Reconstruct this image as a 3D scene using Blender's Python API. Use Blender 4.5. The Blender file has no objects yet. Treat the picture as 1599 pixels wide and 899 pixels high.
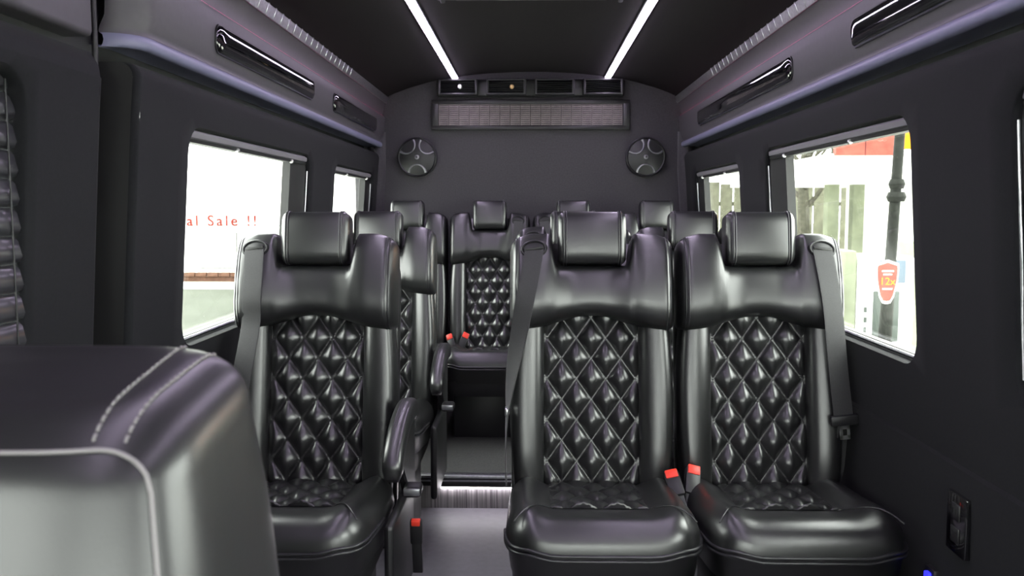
import bpy, bmesh, math, random
from mathutils import Vector, Matrix, geometry
random.seed(7)
sc = bpy.context.scene
COL = sc.collection
PI = math.pi

# ------------------------------------------------------------------ camera
# van axis is +Y (towards the rear doors), X to the right, floor at z = 0
CAM_H = 1.20
F_PX = 1368.0
cam_d = bpy.data.cameras.new('camera')
cam_d.sensor_width = 36.0
cam_d.lens = 36.0 * F_PX / 1599.0
cam_d.clip_start = 0.02
cam_d.clip_end = 400
cam_d.dof.use_dof = True
cam_d.dof.focus_distance = 2.5
cam_d.dof.aperture_fstop = 7.5
cam = bpy.data.objects.new('camera', cam_d)
COL.objects.link(cam)
cam.location = (0, 0, CAM_H)
cam.rotation_euler = (math.radians(90 - 5.1), 0, math.radians(1.24))
sc.camera = cam

# ------------------------------------------------------------------ sky
world = bpy.data.worlds.new('overcast_sky')
sc.world = world
world.use_nodes = True
wn = world.node_tree
wn.nodes.clear()
w_out = wn.nodes.new('ShaderNodeOutputWorld')
w_bg = wn.nodes.new('ShaderNodeBackground')
w_bg.inputs['Color'].default_value = (0.94, 1.0, 0.935, 1)
w_bg.inputs['Strength'].default_value = 14.0
wn.links.new(w_bg.outputs[0], w_out.inputs[0])

# ------------------------------------------------------------------ exposure
vs = sc.view_settings
vs.view_transform = 'Standard'
vs.look = 'None'
vs.gamma = 1.0
vs.exposure = 0.0
vs.use_curve_mapping = False

LED_STRENGTH = 34.0
STEP_LED = 36.0

# ------------------------------------------------------------------ materials
def mat(name, col, rough=0.5, metal=0.0, spec=0.5, coat=0.0, coat_rough=0.1,
        noise=None, bump=None, emit=None, sheen=0.0):
    """noise=(scale, amount) varies the colour; bump=(scale, strength, distance)"""
    m = bpy.data.materials.new(name)
    m.use_nodes = True
    nt = m.node_tree
    b = nt.nodes['Principled BSDF']
    b.inputs['Base Color'].default_value = (*col, 1)
    b.inputs['Roughness'].default_value = rough
    b.inputs['Metallic'].default_value = metal
    b.inputs['Specular IOR Level'].default_value = spec
    b.inputs['Coat Weight'].default_value = coat
    b.inputs['Coat Roughness'].default_value = coat_rough
    b.inputs['Sheen Weight'].default_value = sheen
    if emit:
        b.inputs['Emission Color'].default_value = (*emit[0], 1)
        b.inputs['Emission Strength'].default_value = emit[1]
    if noise or bump:
        tc = nt.nodes.new('ShaderNodeTexCoord')
    if noise:
        n = nt.nodes.new('ShaderNodeTexNoise')
        n.inputs['Scale'].default_value = noise[0]
        n.inputs['Detail'].default_value = 4
        nt.links.new(tc.outputs['Object'], n.inputs['Vector'])
        r = nt.nodes.new('ShaderNodeValToRGB')
        a = noise[1]
        r.color_ramp.elements[0].position = 0.3
        r.color_ramp.elements[1].position = 0.7
        r.color_ramp.elements[0].color = (*[c * (1 - a) for c in col], 1)
        r.color_ramp.elements[1].color = (*[min(1, c * (1 + a)) for c in col], 1)
        nt.links.new(n.outputs['Fac'], r.inputs['Fac'])
        nt.links.new(r.outputs['Color'], b.inputs['Base Color'])
    if bump:
        n2 = nt.nodes.new('ShaderNodeTexNoise')
        n2.inputs['Scale'].default_value = bump[0]
        n2.inputs['Detail'].default_value = 3
        nt.links.new(tc.outputs['Object'], n2.inputs['Vector'])
        bp = nt.nodes.new('ShaderNodeBump')
        bp.inputs['Strength'].default_value = bump[1]
        bp.inputs['Distance'].default_value = bump[2]
        nt.links.new(n2.outputs['Fac'], bp.inputs['Height'])
        nt.links.new(bp.outputs['Normal'], b.inputs['Normal'])
    return m

def glass_mat(name, tint=(1, 1, 1), refl=0.06):
    m = bpy.data.materials.new(name)
    m.use_nodes = True
    nt = m.node_tree
    nt.nodes.clear()
    out = nt.nodes.new('ShaderNodeOutputMaterial')
    mix = nt.nodes.new('ShaderNodeMixShader')
    tr = nt.nodes.new('ShaderNodeBsdfTransparent')
    tr.inputs['Color'].default_value = (*tint, 1)
    gl = nt.nodes.new('ShaderNodeBsdfGlossy')
    gl.inputs['Roughness'].default_value = 0.02
    lw = nt.nodes.new('ShaderNodeLayerWeight')
    lw.inputs['Blend'].default_value = 0.5
    pw = nt.nodes.new('ShaderNodeMath'); pw.operation = 'POWER'; pw.inputs[1].default_value = 5.0
    ma = nt.nodes.new('ShaderNodeMath'); ma.operation = 'MULTIPLY_ADD'; ma.inputs[1].default_value = 0.9; ma.inputs[2].default_value = refl * 0.5
    nt.links.new(lw.outputs['Facing'], pw.inputs[0])
    nt.links.new(pw.outputs[0], ma.inputs[0])
    nt.links.new(ma.outputs[0], mix.inputs['Fac'])
    nt.links.new(tr.outputs[0], mix.inputs[1])
    nt.links.new(gl.outputs[0], mix.inputs[2])
    nt.links.new(mix.outputs[0], out.inputs['Surface'])
    return m

M = dict(
    leather=mat('black_leather', (0.0085, 0.009, 0.009), 0.34, spec=1.0, bump=(420, 0.06, 0.002)),
    leather_gloss=mat('quilted_leather', (0.0085, 0.009, 0.009), 0.31, spec=1.0, bump=(420, 0.05, 0.002)),
    leather_front=mat('front_seat_leather', (0.013, 0.013, 0.014), 0.33, spec=0.6, bump=(420, 0.06, 0.002)),
    thread=mat('grey_thread', (0.030, 0.030, 0.030), 0.6),
    thread_light=mat('pale_thread', (0.20, 0.19, 0.19), 0.6),
    piping=mat('black_piping', (0.02, 0.02, 0.022), 0.32, spec=0.6),
    plastic=mat('black_plastic', (0.012, 0.012, 0.013), 0.42, bump=(600, 0.05, 0.001)),
    rubber=mat('black_rubber', (0.010, 0.010, 0.010), 0.55),
    gloss=mat('gloss_black', (0.004, 0.004, 0.005), 0.06, spec=0.6, coat=1.0, coat_rough=0.03),
    webbing=mat('grey_webbing', (0.020, 0.020, 0.021), 0.62, noise=(300, 0.2), sheen=0.2),
    red=mat('red_plastic', (0.75, 0.045, 0.025), 0.4),
    steel=mat('bright_steel', (0.62, 0.62, 0.62), 0.28, metal=1.0),
    alu=mat('brushed_aluminium', (0.50, 0.50, 0.53), 0.34, metal=1.0, noise=(90, 0.15)),
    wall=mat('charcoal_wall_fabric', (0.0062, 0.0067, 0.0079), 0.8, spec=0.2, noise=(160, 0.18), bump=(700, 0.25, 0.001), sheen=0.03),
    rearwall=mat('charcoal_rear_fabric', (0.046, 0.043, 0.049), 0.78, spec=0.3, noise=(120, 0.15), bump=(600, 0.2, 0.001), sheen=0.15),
    valance=mat('grey_vinyl', (0.058, 0.053, 0.061), 0.50, noise=(60, 0.06)),
    bead=mat('lavender_grey_vinyl', (0.16, 0.16, 0.245), 0.42),  # lavender LED light on the bead is put into its lighter vinyl colour
    ceiling=mat('black_headliner', (0.0062, 0.0046, 0.0052), 0.85, spec=0.2, noise=(150, 0.3), bump=(500, 0.3, 0.001)),
    floor=mat('grey_vinyl_floor', (0.115, 0.11, 0.125), 0.5, noise=(35, 0.10), bump=(300, 0.1, 0.001)),
    carpet=mat('dark_platform_floor', (0.06, 0.062, 0.057), 0.6, noise=(160, 0.35)),
    shade=mat('grey_shade_cassette', (0.22, 0.21, 0.23), 0.5),
    led=mat('led_diffuser', (0.9, 0.9, 0.9), 0.5, emit=((0.86, 0.72, 1.0), LED_STRENGTH)),
    step_led=mat('step_led', (0.9, 0.9, 0.9), 0.5, emit=((1.0, 0.95, 1.0), STEP_LED)),
    red_led=mat('magenta_led', (0.3, 0.02, 0.1), 0.5, emit=((0.75, 0.02, 0.22), 2.2)),
    blue_led=mat('blue_led', (0.0, 0.0, 0.5), 0.5, emit=((0.02, 0.02, 1.0), 3.0)),
    white=mat('white_plastic', (0.75, 0.75, 0.72), 0.4),
    amber=mat('amber_plastic', (0.70, 0.48, 0.22), 0.4),  # amber dot of reflected light, given as a plain colour
    grille=mat('grille_bronze', (0.17, 0.15, 0.145), 0.38, metal=0.55, noise=(18, 0.35)),
    glass=glass_mat('window_glass'),
    asphalt=mat('wet_asphalt', (0.055, 0.06, 0.048), spec=0.06, rough=0.7, noise=(0.6, 0.15)),
    pavement=mat('pale_pavement', (0.62, 0.63, 0.58), 0.8, noise=(0.8, 0.08)),
    stucco=mat('white_stucco', (0.80, 0.80, 0.77), 0.8, noise=(1.5, 0.04)),
    brick=mat('red_brick', (0.075, 0.040, 0.028), spec=0.06, rough=0.85, noise=(9, 0.3)),
    redsign=mat('red_sign', (0.20, 0.040, 0.030), spec=0.06, rough=0.5, noise=(8, 0.25)),
    redpaint=mat('red_lettering', (0.13, 0.012, 0.006), spec=0.06, rough=0.6),
    yellow=mat('yellow_sign', (0.5, 0.13, 0.004), spec=0.06, rough=0.5),
    palegrey=mat('pale_grey_paint', (0.09, 0.09, 0.085), spec=0.06, rough=0.6),
    palegreen=mat('pale_green_paint', (0.13, 0.14, 0.10), spec=0.06, rough=0.7, noise=(4, 0.2)),
    bluegrey=mat('blue_grey_panel', (0.08, 0.10, 0.125), spec=0.06, rough=0.5),
    screen=mat('grey_screen', (0.05, 0.058, 0.053), spec=0.06, rough=0.4),
    bark=mat('tree_bark', (0.05, 0.048, 0.036), spec=0.06, rough=0.9, noise=(12, 0.3)),
    fence=mat('weathered_fence', (0.10, 0.10, 0.072), spec=0.06, rough=0.85, noise=(5, 0.25)),
    post=mat('dark_post', (0.012, 0.013, 0.011), spec=0.06, rough=0.6, noise=(30, 0.4)),
    hedge=mat('dark_shrub', (0.013, 0.015, 0.012), spec=0.06, rough=0.85, noise=(14, 0.5)),
    slat=mat('dark_blind_slat', (0.03, 0.03, 0.034), 0.28, spec=0.6),
    body=mat('van_body_paint', (0.02, 0.02, 0.022), 0.5),
    yellow_print=mat('yellow_print', (0.5, 0.17, 0.01), spec=0.06, rough=0.5),
)

# ------------------------------------------------------------------ mesh helpers
def new_obj(name, me, m=None, parent=None, loc=None, rot=None):
    o = bpy.data.objects.new(name, me)
    COL.objects.link(o)
    if m is not None and me is not None and len(me.materials) == 0:
        me.materials.append(M[m])
    if parent is not None:
        o.parent = parent
    if loc is not None:
        o.location = loc
    if rot is not None:
        o.rotation_euler = rot
    return o

def tag(o, label=None, cat=None, group=None, kind=None):
    if label: o['label'] = label
    if cat: o['category'] = cat
    if group: o['group'] = group
    if kind: o['kind'] = kind
    return o

def empty(name, loc=(0, 0, 0), label=None, cat=None, group=None, kind=None, rotz=0):
    o = bpy.data.objects.new(name, None)
    o.empty_display_size = 0.05
    COL.objects.link(o)
    o.location = loc
    o.rotation_euler = (0, 0, rotz)
    return tag(o, label, cat, group, kind)

def mesh_from(bm, name, smooth=True, angle=None):
    bmesh.ops.recalc_face_normals(bm, faces=bm.faces)
    me = bpy.data.meshes.new(name)
    bm.to_mesh(me)
    bm.free()
    if smooth:
        me.shade_smooth()
        if angle:
            me.set_sharp_from_angle(angle=math.radians(angle))
    return me

def box_bm(bm, x0, x1, y0, y1, z0, z1, bev=0, seg=2, mtx=None):
    r = bmesh.ops.create_cube(bm, size=1.0)
    vs_ = r['verts']
    for v in vs_:
        v.co = Vector(((x0 + x1) / 2 + v.co.x * (x1 - x0), (y0 + y1) / 2 + v.co.y * (y1 - y0), (z0 + z1) / 2 + v.co.z * (z1 - z0)))
    if bev > 0:
        es = list({e for v in vs_ for e in v.link_edges})
        rb = bmesh.ops.bevel(bm, geom=es, offset=bev, segments=seg, profile=0.5, affect='EDGES')
        vs_ = list({v for f in rb['faces'] for v in f.verts} | {v for v in vs_ if v.is_valid})
    if mtx is not None:
        vs_ = list({v for v in vs_ if v.is_valid})
        bmesh.ops.transform(bm, matrix=mtx, verts=vs_)

def box_me(name, x0, x1, y0, y1, z0, z1, bev=0, seg=2, mtx=None):
    bm = bmesh.new()
    box_bm(bm, x0, x1, y0, y1, z0, z1, bev, seg)
    if mtx is not None:
        bm.transform(mtx)
    return mesh_from(bm, name, True, 40)

def loft_bm(bm, rings, closed=True, cap=True):
    vr = [[bm.verts.new(p) for p in r] for r in rings]
    n = len(rings[0])
    for a, b in zip(vr[:-1], vr[1:]):
        for i in range(n if closed else n - 1):
            j = (i + 1) % n
            bm.faces.new((a[i], a[j], b[j], b[i]))
    if cap and closed:
        bm.faces.new(vr[0][::-1])
        bm.faces.new(vr[-1])
    return vr

def tube_bm(bm, pts, r, n=8, cap=True):
    pts = [Vector(p) for p in pts]
    rings = []
    up = Vector((0, 0, 1))
    t0 = (pts[1] - pts[0]).normalized()
    a = t0.cross(up)
    if a.length < 1e-3:
        a = t0.cross(Vector((1, 0, 0)))
    a.normalize()
    for i, p in enumerate(pts):
        if i == 0: t = pts[1] - pts[0]
        elif i == len(pts) - 1: t = pts[-1] - pts[-2]
        else: t = (pts[i + 1] - pts[i]).normalized() + (pts[i] - pts[i - 1]).normalized()
        t.normalize()
        a = (a - t * a.dot(t)).normalized()
        b = t.cross(a)
        rr = r[i] if isinstance(r, (list, tuple)) else r
        rings.append([p + (a * math.cos(2 * PI * k / n) + b * math.sin(2 * PI * k / n)) * rr for k in range(n)])
    loft_bm(bm, rings, True, cap)

def tube_me(name, pts, r, n=8):
    bm = bmesh.new()
    tube_bm(bm, pts, r, n)
    return mesh_from(bm, name, True, 60)

def lathe_me(name, prof, n=40, axis='Y', angle=35):
    """prof: (radius, height) list, closed at the ends if the radius is 0"""
    bm = bmesh.new()
    rings = []
    for r, h in prof:
        ring = []
        for k in range(n):
            c, s = math.cos(2 * PI * k / n) * max(r, 1e-5), math.sin(2 * PI * k / n) * max(r, 1e-5)
            ring.append((c, h, s) if axis == 'Y' else (c, s, h))
        rings.append(ring)
    loft_bm(bm, rings)
    bmesh.ops.remove_doubles(bm, verts=bm.verts, dist=1e-4)
    return mesh_from(bm, name, True, angle)

def sup(c, p):
    return math.copysign(abs(c) ** p, c)

def smooth(a, b, x):
    t = max(0.0, min(1.0, (x - a) / (b - a)))
    return t * t * (3 - 2 * t)

def interp(tab, v):
    if v <= tab[0][0]: return tab[0][1]
    for (a, x), (b, y) in zip(tab[:-1], tab[1:]):
        if v <= b:
            return x + (y - x) * (v - a) / (b - a)
    return tab[-1][1]

def text_me(name, body, size, depth=0.0, spacing=1.0, bold=0.0):
    cu = bpy.data.curves.new(name, 'FONT')
    cu.body = body
    cu.size = size
    cu.extrude = depth
    cu.space_character = spacing
    cu.offset = bold
    cu.align_x = 'CENTER'
    cu.align_y = 'CENTER'
    o = bpy.data.objects.new('tmp', cu)
    COL.objects.link(o)
    dg = bpy.context.evaluated_depsgraph_get()
    me = bpy.data.meshes.new_from_object(o.evaluated_get(dg))
    bpy.data.objects.remove(o)
    bpy.data.curves.remove(cu)
    return me

# ================================================================== THE VAN SHELL
XC = 0.0           # van centre line
Y_REAR = 4.80
Y_FRONT = -1.60
Y_STEP = 3.44
Z_STEP = 0.139

HW = [(0.0, 0.905), (0.66, 0.888), (0.86, 0.866), (1.12, 0.848), (1.42, 0.826), (1.478, 0.820)]
R_CURL = 0.030
V_C = 1.478
def wall_pt(side, y, v, out=0.0):
    """point of the wall skin; v is the height, past 1.49 the top edge curls outwards"""
    if v <= V_C:
        return Vector((XC + side * (interp(HW, v) + out), y, v))
    a = (v - V_C) / R_CURL
    if a <= PI / 2:
        return Vector((XC + side * (0.820 + R_CURL * (1 - math.cos(a)) + out), y, V_C + R_CURL * math.sin(a)))
    return Vector((XC + side * (0.850 + (v - V_C - R_CURL * PI / 2) + out), y, V_C + R_CURL))
V_TOP = V_C + R_CURL * PI / 2 + 0.05

def rrect(y0, y1, z0, z1, r, n=6):
    pts = []
    for cy, cz, a0 in ((y1 - r, z1 - r, 0), (y0 + r, z1 - r, 90), (y0 + r, z0 + r, 180), (y1 - r, z0 + r, 270)):
        for k in range(n + 1):
            a = math.radians(a0 + 90 * k / n)
            pts.append((cy + r * math.cos(a), cz + r * math.sin(a)))
    return pts

def in_poly(p, poly):
    x, y = p
    c = False
    j = len(poly) - 1
    for i in range(len(poly)):
        xi, yi = poly[i]; xj, yj = poly[j]
        if (yi > y) != (yj > y) and x < (xj - xi) * (y - yi) / (yj - yi) + xi:
            c = not c
        j = i
    return c

def wall_sheet(name, side, y0, y1, v0, v1, holes, m, out=0.0, reveal=0.055, parent=None):
    loops = [rrect(*h) for h in holes]
    pts, edges = [], []
    def loop(lp):
        b = len(pts)
        pts.extend(Vector(p) for p in lp)
        edges.extend((b + i, b + (i + 1) % len(lp)) for i in range(len(lp)))
    ny = max(2, int((y1 - y0) / 0.07))
    top = min(v1, V_C)
    vv = sorted({round(v0 + (top - v0) * k / 16, 4) for k in range(17)} | {v for v in (1.43, 1.445, 1.46) if v < top})
    if v1 > V_C:
        vv += [V_C + R_CURL * PI / 2 * k / 5 for k in range(1, 6)] + [v1]
    border = [(y0 + (y1 - y0) * k / ny, v0) for k in range(ny)] + [(y1, v) for v in vv[:-1]] + \
             [(y1 - (y1 - y0) * k / ny, v1) for k in range(ny)] + [(y0, v) for v in vv[:0:-1]]
    loop(border)
    for lp in loops:
        loop(lp)
    for k in range(1, ny):
        for v in vv[1:-1]:
            p = (y0 + (y1 - y0) * k / ny, v)
            if all(not (h[0] - .02 < p[0] < h[1] + .02 and h[2] - .02 < p[1] < h[3] + .02) for h in holes):
                pts.append(Vector(p))
    res = geometry.delaunay_2d_cdt(pts, edges, [], 0, 1e-6)
    bm = bmesh.new()
    vb = [bm.verts.new(wall_pt(side, p.x, p.y, out)) for p in res[0]]
    for f in res[2]:
        cx = sum(res[0][i].x for i in f) / len(f); cy = sum(res[0][i].y for i in f) / len(f)
        if any(in_poly((cx, cy), lp) for lp in loops):
            continue
        bm.faces.new([vb[i] for i in f])
    # rounded reveal around each opening, running outwards to the glass
    for lp in loops:
        prev = None
        cy = sum(p[0] for p in lp) / len(lp); cz = sum(p[1] for p in lp) / len(lp)
        for o_, sh in ((0, 0), (0.004, -0.004), (0.012, -0.007), (reveal, -0.007)):
            ring = []
            for (y, z) in lp:
                d = Vector((cy - y, cz - z)).normalized() * (-sh)
                ring.append(bm.verts.new(wall_pt(side, y + d.x, min(z + d.y, V_C - 0.001), out + o_)))
            if prev:
                for i in range(len(lp)):
                    j = (i + 1) % len(lp)
                    bm.faces.new((prev[i], prev[j], ring[j], ring[i]))
            prev = ring
    bmesh.ops.remove_doubles(bm, verts=bm.verts, dist=2e-4)
    me = mesh_from(bm, name, True, 50)
    o = new_obj(name, me, m, parent)
    if parent is None:
        tag(o, kind='structure')
    return o

# floor, platform, step
o = new_obj('floor', box_me('floor', XC - 0.96, XC + 0.96, Y_FRONT, Y_REAR, -0.06, 0.0), 'floor'); tag(o, kind='structure')
plat = new_obj('floor_platform', box_me('floor_platform', XC - 0.90, XC + 0.90, Y_STEP + 0.012, Y_REAR, 0.0, Z_STEP - 0.004), 'carpet'); tag(plat, kind='structure')
bm = bmesh.new()
box_bm(bm, XC - 0.90, XC + 0.90, Y_STEP + 0.002, Y_STEP + 0.014, 0.0, Z_STEP - 0.03)
riser_m = mat('brushed_riser', (0.13, 0.12, 0.125), 0.5)
nt = riser_m.node_tree
tcn = nt.nodes.new('ShaderNodeTexCoord'); mp = nt.nodes.new('ShaderNodeMapping'); nz = nt.nodes.new('ShaderNodeTexNoise'); rp = nt.nodes.new('ShaderNodeValToRGB')
mp.inputs['Scale'].default_value = (160, 160, 4); nz.inputs['Scale'].default_value = 1.0
rp.color_ramp.elements[0].position = .3; rp.color_ramp.elements[0].color = (.06, .055, .058, 1)
rp.color_ramp.elements[1].position = .7; rp.color_ramp.elements[1].color = (.24, .225, .23, 1)
nt.links.new(tcn.outputs['Object'], mp.inputs['Vector']); nt.links.new(mp.outputs[0], nz.inputs['Vector']); nt.links.new(nz.outputs['Fac'], rp.inputs['Fac']); nt.links.new(rp.outputs[0], nt.nodes['Principled BSDF'].inputs['Base Color'])
M['riser'] = riser_m
new_obj('riser', mesh_from(bm, 'riser', False), 'riser', plat)
t1 = empty('trim_1', (0, 0, 0), kind='structure')
new_obj('nosing', box_me('nosing', XC - 0.90, XC + 0.90, Y_STEP - 0.014, Y_STEP + 0.03, Z_STEP - 0.026, Z_STEP, 0.003), 'alu', t1)
new_obj('groove', box_me('groove', XC - 0.90, XC + 0.90, Y_STEP - 0.0155, Y_STEP - 0.010, Z_STEP - 0.018, Z_STEP - 0.011, 0.001), 'rubber', t1)
new_obj('lip', box_me('lip', XC - 0.90, XC + 0.90, Y_STEP - 0.012, Y_STEP + 0.0, Z_STEP - 0.044, Z_STEP - 0.026, 0.002), 'plastic', t1)
sl = empty('step_light', (0.0, Y_STEP - 0.004, Z_STEP - 0.050), 'white glowing light strip tucked under the step edge in the aisle', 'light')
new_obj('diffuser', box_me('diffuser', -0.36, 0.42, -0.006, 0.003, -0.004, 0.002), 'step_led', sl)
new_obj('housing', box_me('housing', -0.38, 0.44, -0.008, 0.005, 0.002, 0.006), 'plastic', sl)

# side walls with window openings
WR = [(0.40, 1.56, 0.845, 1.415, 0.07), (1.96, 3.16, 0.845, 1.415, 0.07), (3.55, 4.50, 0.845, 1.395, 0.06), (-1.3, 0.05, 0.86, 1.40, 0.07)]
WL = [(2.13, 3.31, 0.855, 1.405, 0.07), (3.72, 4.62, 0.855, 1.395, 0.06)]
wr = wall_sheet('wall_right', 1, Y_FRONT, Y_REAR, -0.01, V_TOP, WR, 'wall')
wl = wall_sheet('wall_left', -1, 1.86, Y_REAR, -0.01, V_TOP, WL, 'wall')
# rounded front edge of the left wall panel where the sliding door begins
bm = bmesh.new()
VS = [i * 0.1 for i in range(15)] + [V_C + R_CURL * PI / 2 * k / 5 for k in range(6)]
rows = []
for k in range(6):
    a = k / 5 * PI / 2
    rows.append([wall_pt(-1, 1.86 - 0.014 * math.sin(a), v, 0.014 * (1 - math.cos(a))) for v in VS])
loft_bm(bm, rows, closed=False)
new_obj('pillar_edge', mesh_from(bm, 'pillar_edge', True), 'wall', wl)
bm = bmesh.new()
loft_bm(bm, [[wall_pt(-1, 1.846, v, o_) for v in VS] for o_ in (0.013, 0.10)], closed=False)
new_obj('pillar_return', mesh_from(bm, 'pillar_return', False), 'rubber', wl)
# lower wall panels with a ledge
for nm, side, y0, par in (('lower_panel', 1, Y_FRONT, wr), ('lower_panel', -1, 1.86, wl)):
    bm = bmesh.new()
    rings = []
    for y in (y0, Y_REAR):
        rings.append([wall_pt(side, y, -0.01, -0.004), wall_pt(side, y, 0.30, -0.012), wall_pt(side, y, 0.655, -0.014), wall_pt(side, y, 0.672, -0.011), wall_pt(side, y, 0.678, 0.002)])
    loft_bm(bm, rings, closed=False)
    new_obj(nm, mesh_from(bm, nm, True, 30), 'wall', par)

# valance band with bead, running under the ceiling on both sides
VAL = [(0.898, 1.540), (0.835, 1.5385), (0.822, 1.535), (0.812, 1.535), (0.8065, 1.540), (0.804, 1.549), (0.806, 1.559), (0.812, 1.563)]
VAL2 = [(0.812, 1.563), (0.814, 1.566), (0.811, 1.577), (0.800, 1.60), (0.796, 1.668), (0.792, 1.695), (0.794, 1.700)]
VAL3 = [(0.794, 1.700), (0.806, 1.698), (0.808, 1.705), (0.800, 1.735), (0.788, 1.773), (0.786, 1.774)]
def extrude_prof(name, prof, side, y0, y1, m, parent=None, end_round=False):
    bm = bmesh.new()
    ys = [(y0, 0)]
    rings = []
    if end_round:
        for k in range(6, 0, -1):
            a = k / 6 * PI / 2
            rings.append([Vector((XC + side * (w + 0.075 * (1 - math.cos(a))), y0 + 0.075 * (1 - math.sin(a)), z)) for w, z in prof])
        rings.append([Vector((XC + side * w, y0 + 0.075, z)) for w, z in prof])
    else:
        rings.append([Vector((XC + side * w, y0, z)) for w, z in prof])
    n = 10
    b = rings[-1][0].y
    for k in range(1, n + 1):
        rings.append([Vector((XC + side * w, b + (y1 - b) * k / n, z)) for w, z in prof])
    loft_bm(bm, rings, closed=False)
    return new_obj(name, mesh_from(bm, name, True, 60), m, parent)
trims = {}
for side, y0, idx in ((-1, 1.82, 2), (1, Y_FRONT, 3)):
    t = empty('trim_%d' % idx, (0, 0, 0), kind='structure')
    trims[side] = t
    er = side < 0
    extrude_prof('padded_bead', VAL, side, y0, Y_REAR, 'bead', t, er)
    extrude_prof('valance', VAL2, side, y0, Y_REAR, 'valance', t, er)
    extrude_prof('upper_band', VAL3, side, y0, Y_REAR, 'valance', t, er)

# ceiling
CEIL = [(0.96, 1.76), (0.80, 1.790), (0.772, 1.808), (0.74, 1.822), (0.66, 1.850), (0.55, 1.880), (0.46, 1.899), (0.36, 1.912), (0.22, 1.924), (0.08, 1.930)]
full = [(XC + w, z) for w, z in CEIL] + [(XC - w, z) for w, z in CEIL[::-1]]
bm = bmesh.new()
loft_bm(bm, [[(x, Y_FRONT + (Y_REAR - Y_FRONT) * k / 12, z) for x, z in full] for k in range(13)], closed=False)
o = new_obj('ceiling', mesh_from(bm, 'ceiling', True), 'ceiling'); tag(o, kind='structure')
# roof skin above, so no daylight leaks in
bm = bmesh.new()
box_bm(bm, XC - 1.0, XC + 1.0, Y_FRONT, Y_REAR + 0.06, 1.96, 2.0)
for s in (-1, 1):
    box_bm(bm, XC + s * 0.93 - 0.02, XC + s * 0.93 + 0.02, Y_FRONT, Y_REAR + 0.06, 1.46, 1.97)
o = new_obj('roof_shell', mesh_from(bm, 'roof_shell', False), 'body'); tag(o, kind='structure')

# rear wall, with a soft cove at the top
bm = bmesh.new()
rows = []
for z, dy in ((-0.05, 0), (0.6, 0), (1.2, 0), (1.62, 0), (1.72, -0.004), (1.80, -0.016), (1.86, -0.034), (1.95, -0.06)):
    rows.append([(XC + 0.96 * (k / 10 - 1), Y_REAR + dy, z) for k in range(21)])
loft_bm(bm, rows, closed=False)
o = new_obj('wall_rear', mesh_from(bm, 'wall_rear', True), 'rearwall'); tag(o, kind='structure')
for s in (-1, 1):     # rounded upholstered corner posts between rear wall and side wall
    bm = bmesh.new()
    pts = []
    for z in [0.0, 0.66, 0.86, 1.12, 1.42, 1.62]:
        pts.append(wall_pt(s, Y_REAR, z, 0.015) if z < 1.48 else Vector((XC + s * 0.84, Y_REAR, 1.62)))
    tube_bm(bm, pts, 0.05, 12)
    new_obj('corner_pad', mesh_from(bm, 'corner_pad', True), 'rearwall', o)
# cab end: a front bulkhead with the windscreen opening (behind the camera)
bm = bmesh.new()
for x0, x1, z0, z1 in ((-0.98, 0.98, -0.06, 0.82), (-0.98, 0.98, 1.46, 2.0), (-0.98, -0.84, 0.82, 1.46), (0.84, 0.98, 0.82, 1.46)):
    box_bm(bm, XC + x0, XC + x1, Y_FRONT - 0.04, Y_FRONT, z0, z1)
wf = new_obj('wall_front', mesh_from(bm, 'wall_front', False), 'wall'); tag(wf, kind='structure')
new_obj('windscreen', box_me('windscreen', XC - 0.84, XC + 0.84, Y_FRONT - 0.025, Y_FRONT - 0.019, 0.82, 1.46), 'glass', wf)

# sliding door on the left, ahead of the left wall panel
door = wall_sheet('door_1', -1, 0.20, 1.745, -0.01, 1.46, [(0.55, 1.505, 0.82, 1.438, 0.075)], 'wall', out=0.030, reveal=0.05)
bm = bmesh.new()    # door's rounded rear edge
rows = []
for k in range(5):
    a = k / 4 * PI / 2
    rows.append([wall_pt(-1, 1.745 + 0.016 * math.sin(a), v, 0.030 + 0.016 * (1 - math.cos(a))) for v in [i * 0.1 for i in range(15)] + [1.46]])
rows.append([wall_pt(-1, 1.761, v, 0.10) for v in [i * 0.1 for i in range(15)] + [1.46]])
loft_bm(bm, rows, closed=False)
new_obj('door_edge', mesh_from(bm, 'door_edge', True), 'wall', door)
bm = bmesh.new()    # door's sloping top
loft_bm(bm, [[wall_pt(-1, y, 1.46, 0.030), wall_pt(-1, y, 1.472, 0.034) + Vector((0, 0, 0.012)), wall_pt(-1, y, 1.485, 0.05) + Vector((0, 0, 0.025)), wall_pt(-1, y, 1.488, 0.075) + Vector((0, 0, 0.03))] for y in (0.20, 1.745)], closed=False)
new_obj('door_top', mesh_from(bm, 'door_top', True), 'wall', door)
new_obj('window_pane', box_me('window_pane', XC - 0.937, XC - 0.932, 0.50, 1.53, 0.78, 1.47), 'glass', door)
# pleated blind in the door window: each slat a piece of its own
slat_bm = bmesh.new()
rings = []
for y in (-0.485, 0.452):
    rings.append([(-0.006, y, -0.026), (0.006, y, -0.022), (0.010, y, -0.012), (0.004, y, 0.014), (-0.004, y, 0.022), (-0.010, y, 0.0)])
loft_bm(slat_bm, rings)
slat_me = mesh_from(slat_bm, 'blind_slat', True, 50)
bl = empty('blind', (XC - 0.890, 1.045, 0.82), 'glossy dark slatted blind lowered in the sliding door window', 'blind')
for k in range(13):
    z = 0.018 + k * 0.049
    so = new_obj('slat', slat_me, 'slat', bl, ((0.02 - 0.055 * 0) * 0 + 0.012 * (12 - k) / 12 * 0, 0, z))
tube_c = tube_me('cord', [(0, 0, 0), (0, 0, 0.62)], 0.0016, 6)
for yy in (0.335, 0.425):
    new_obj('lift_cord', tube_c, 'plastic', bl, (0.011, yy, 0.0))
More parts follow.
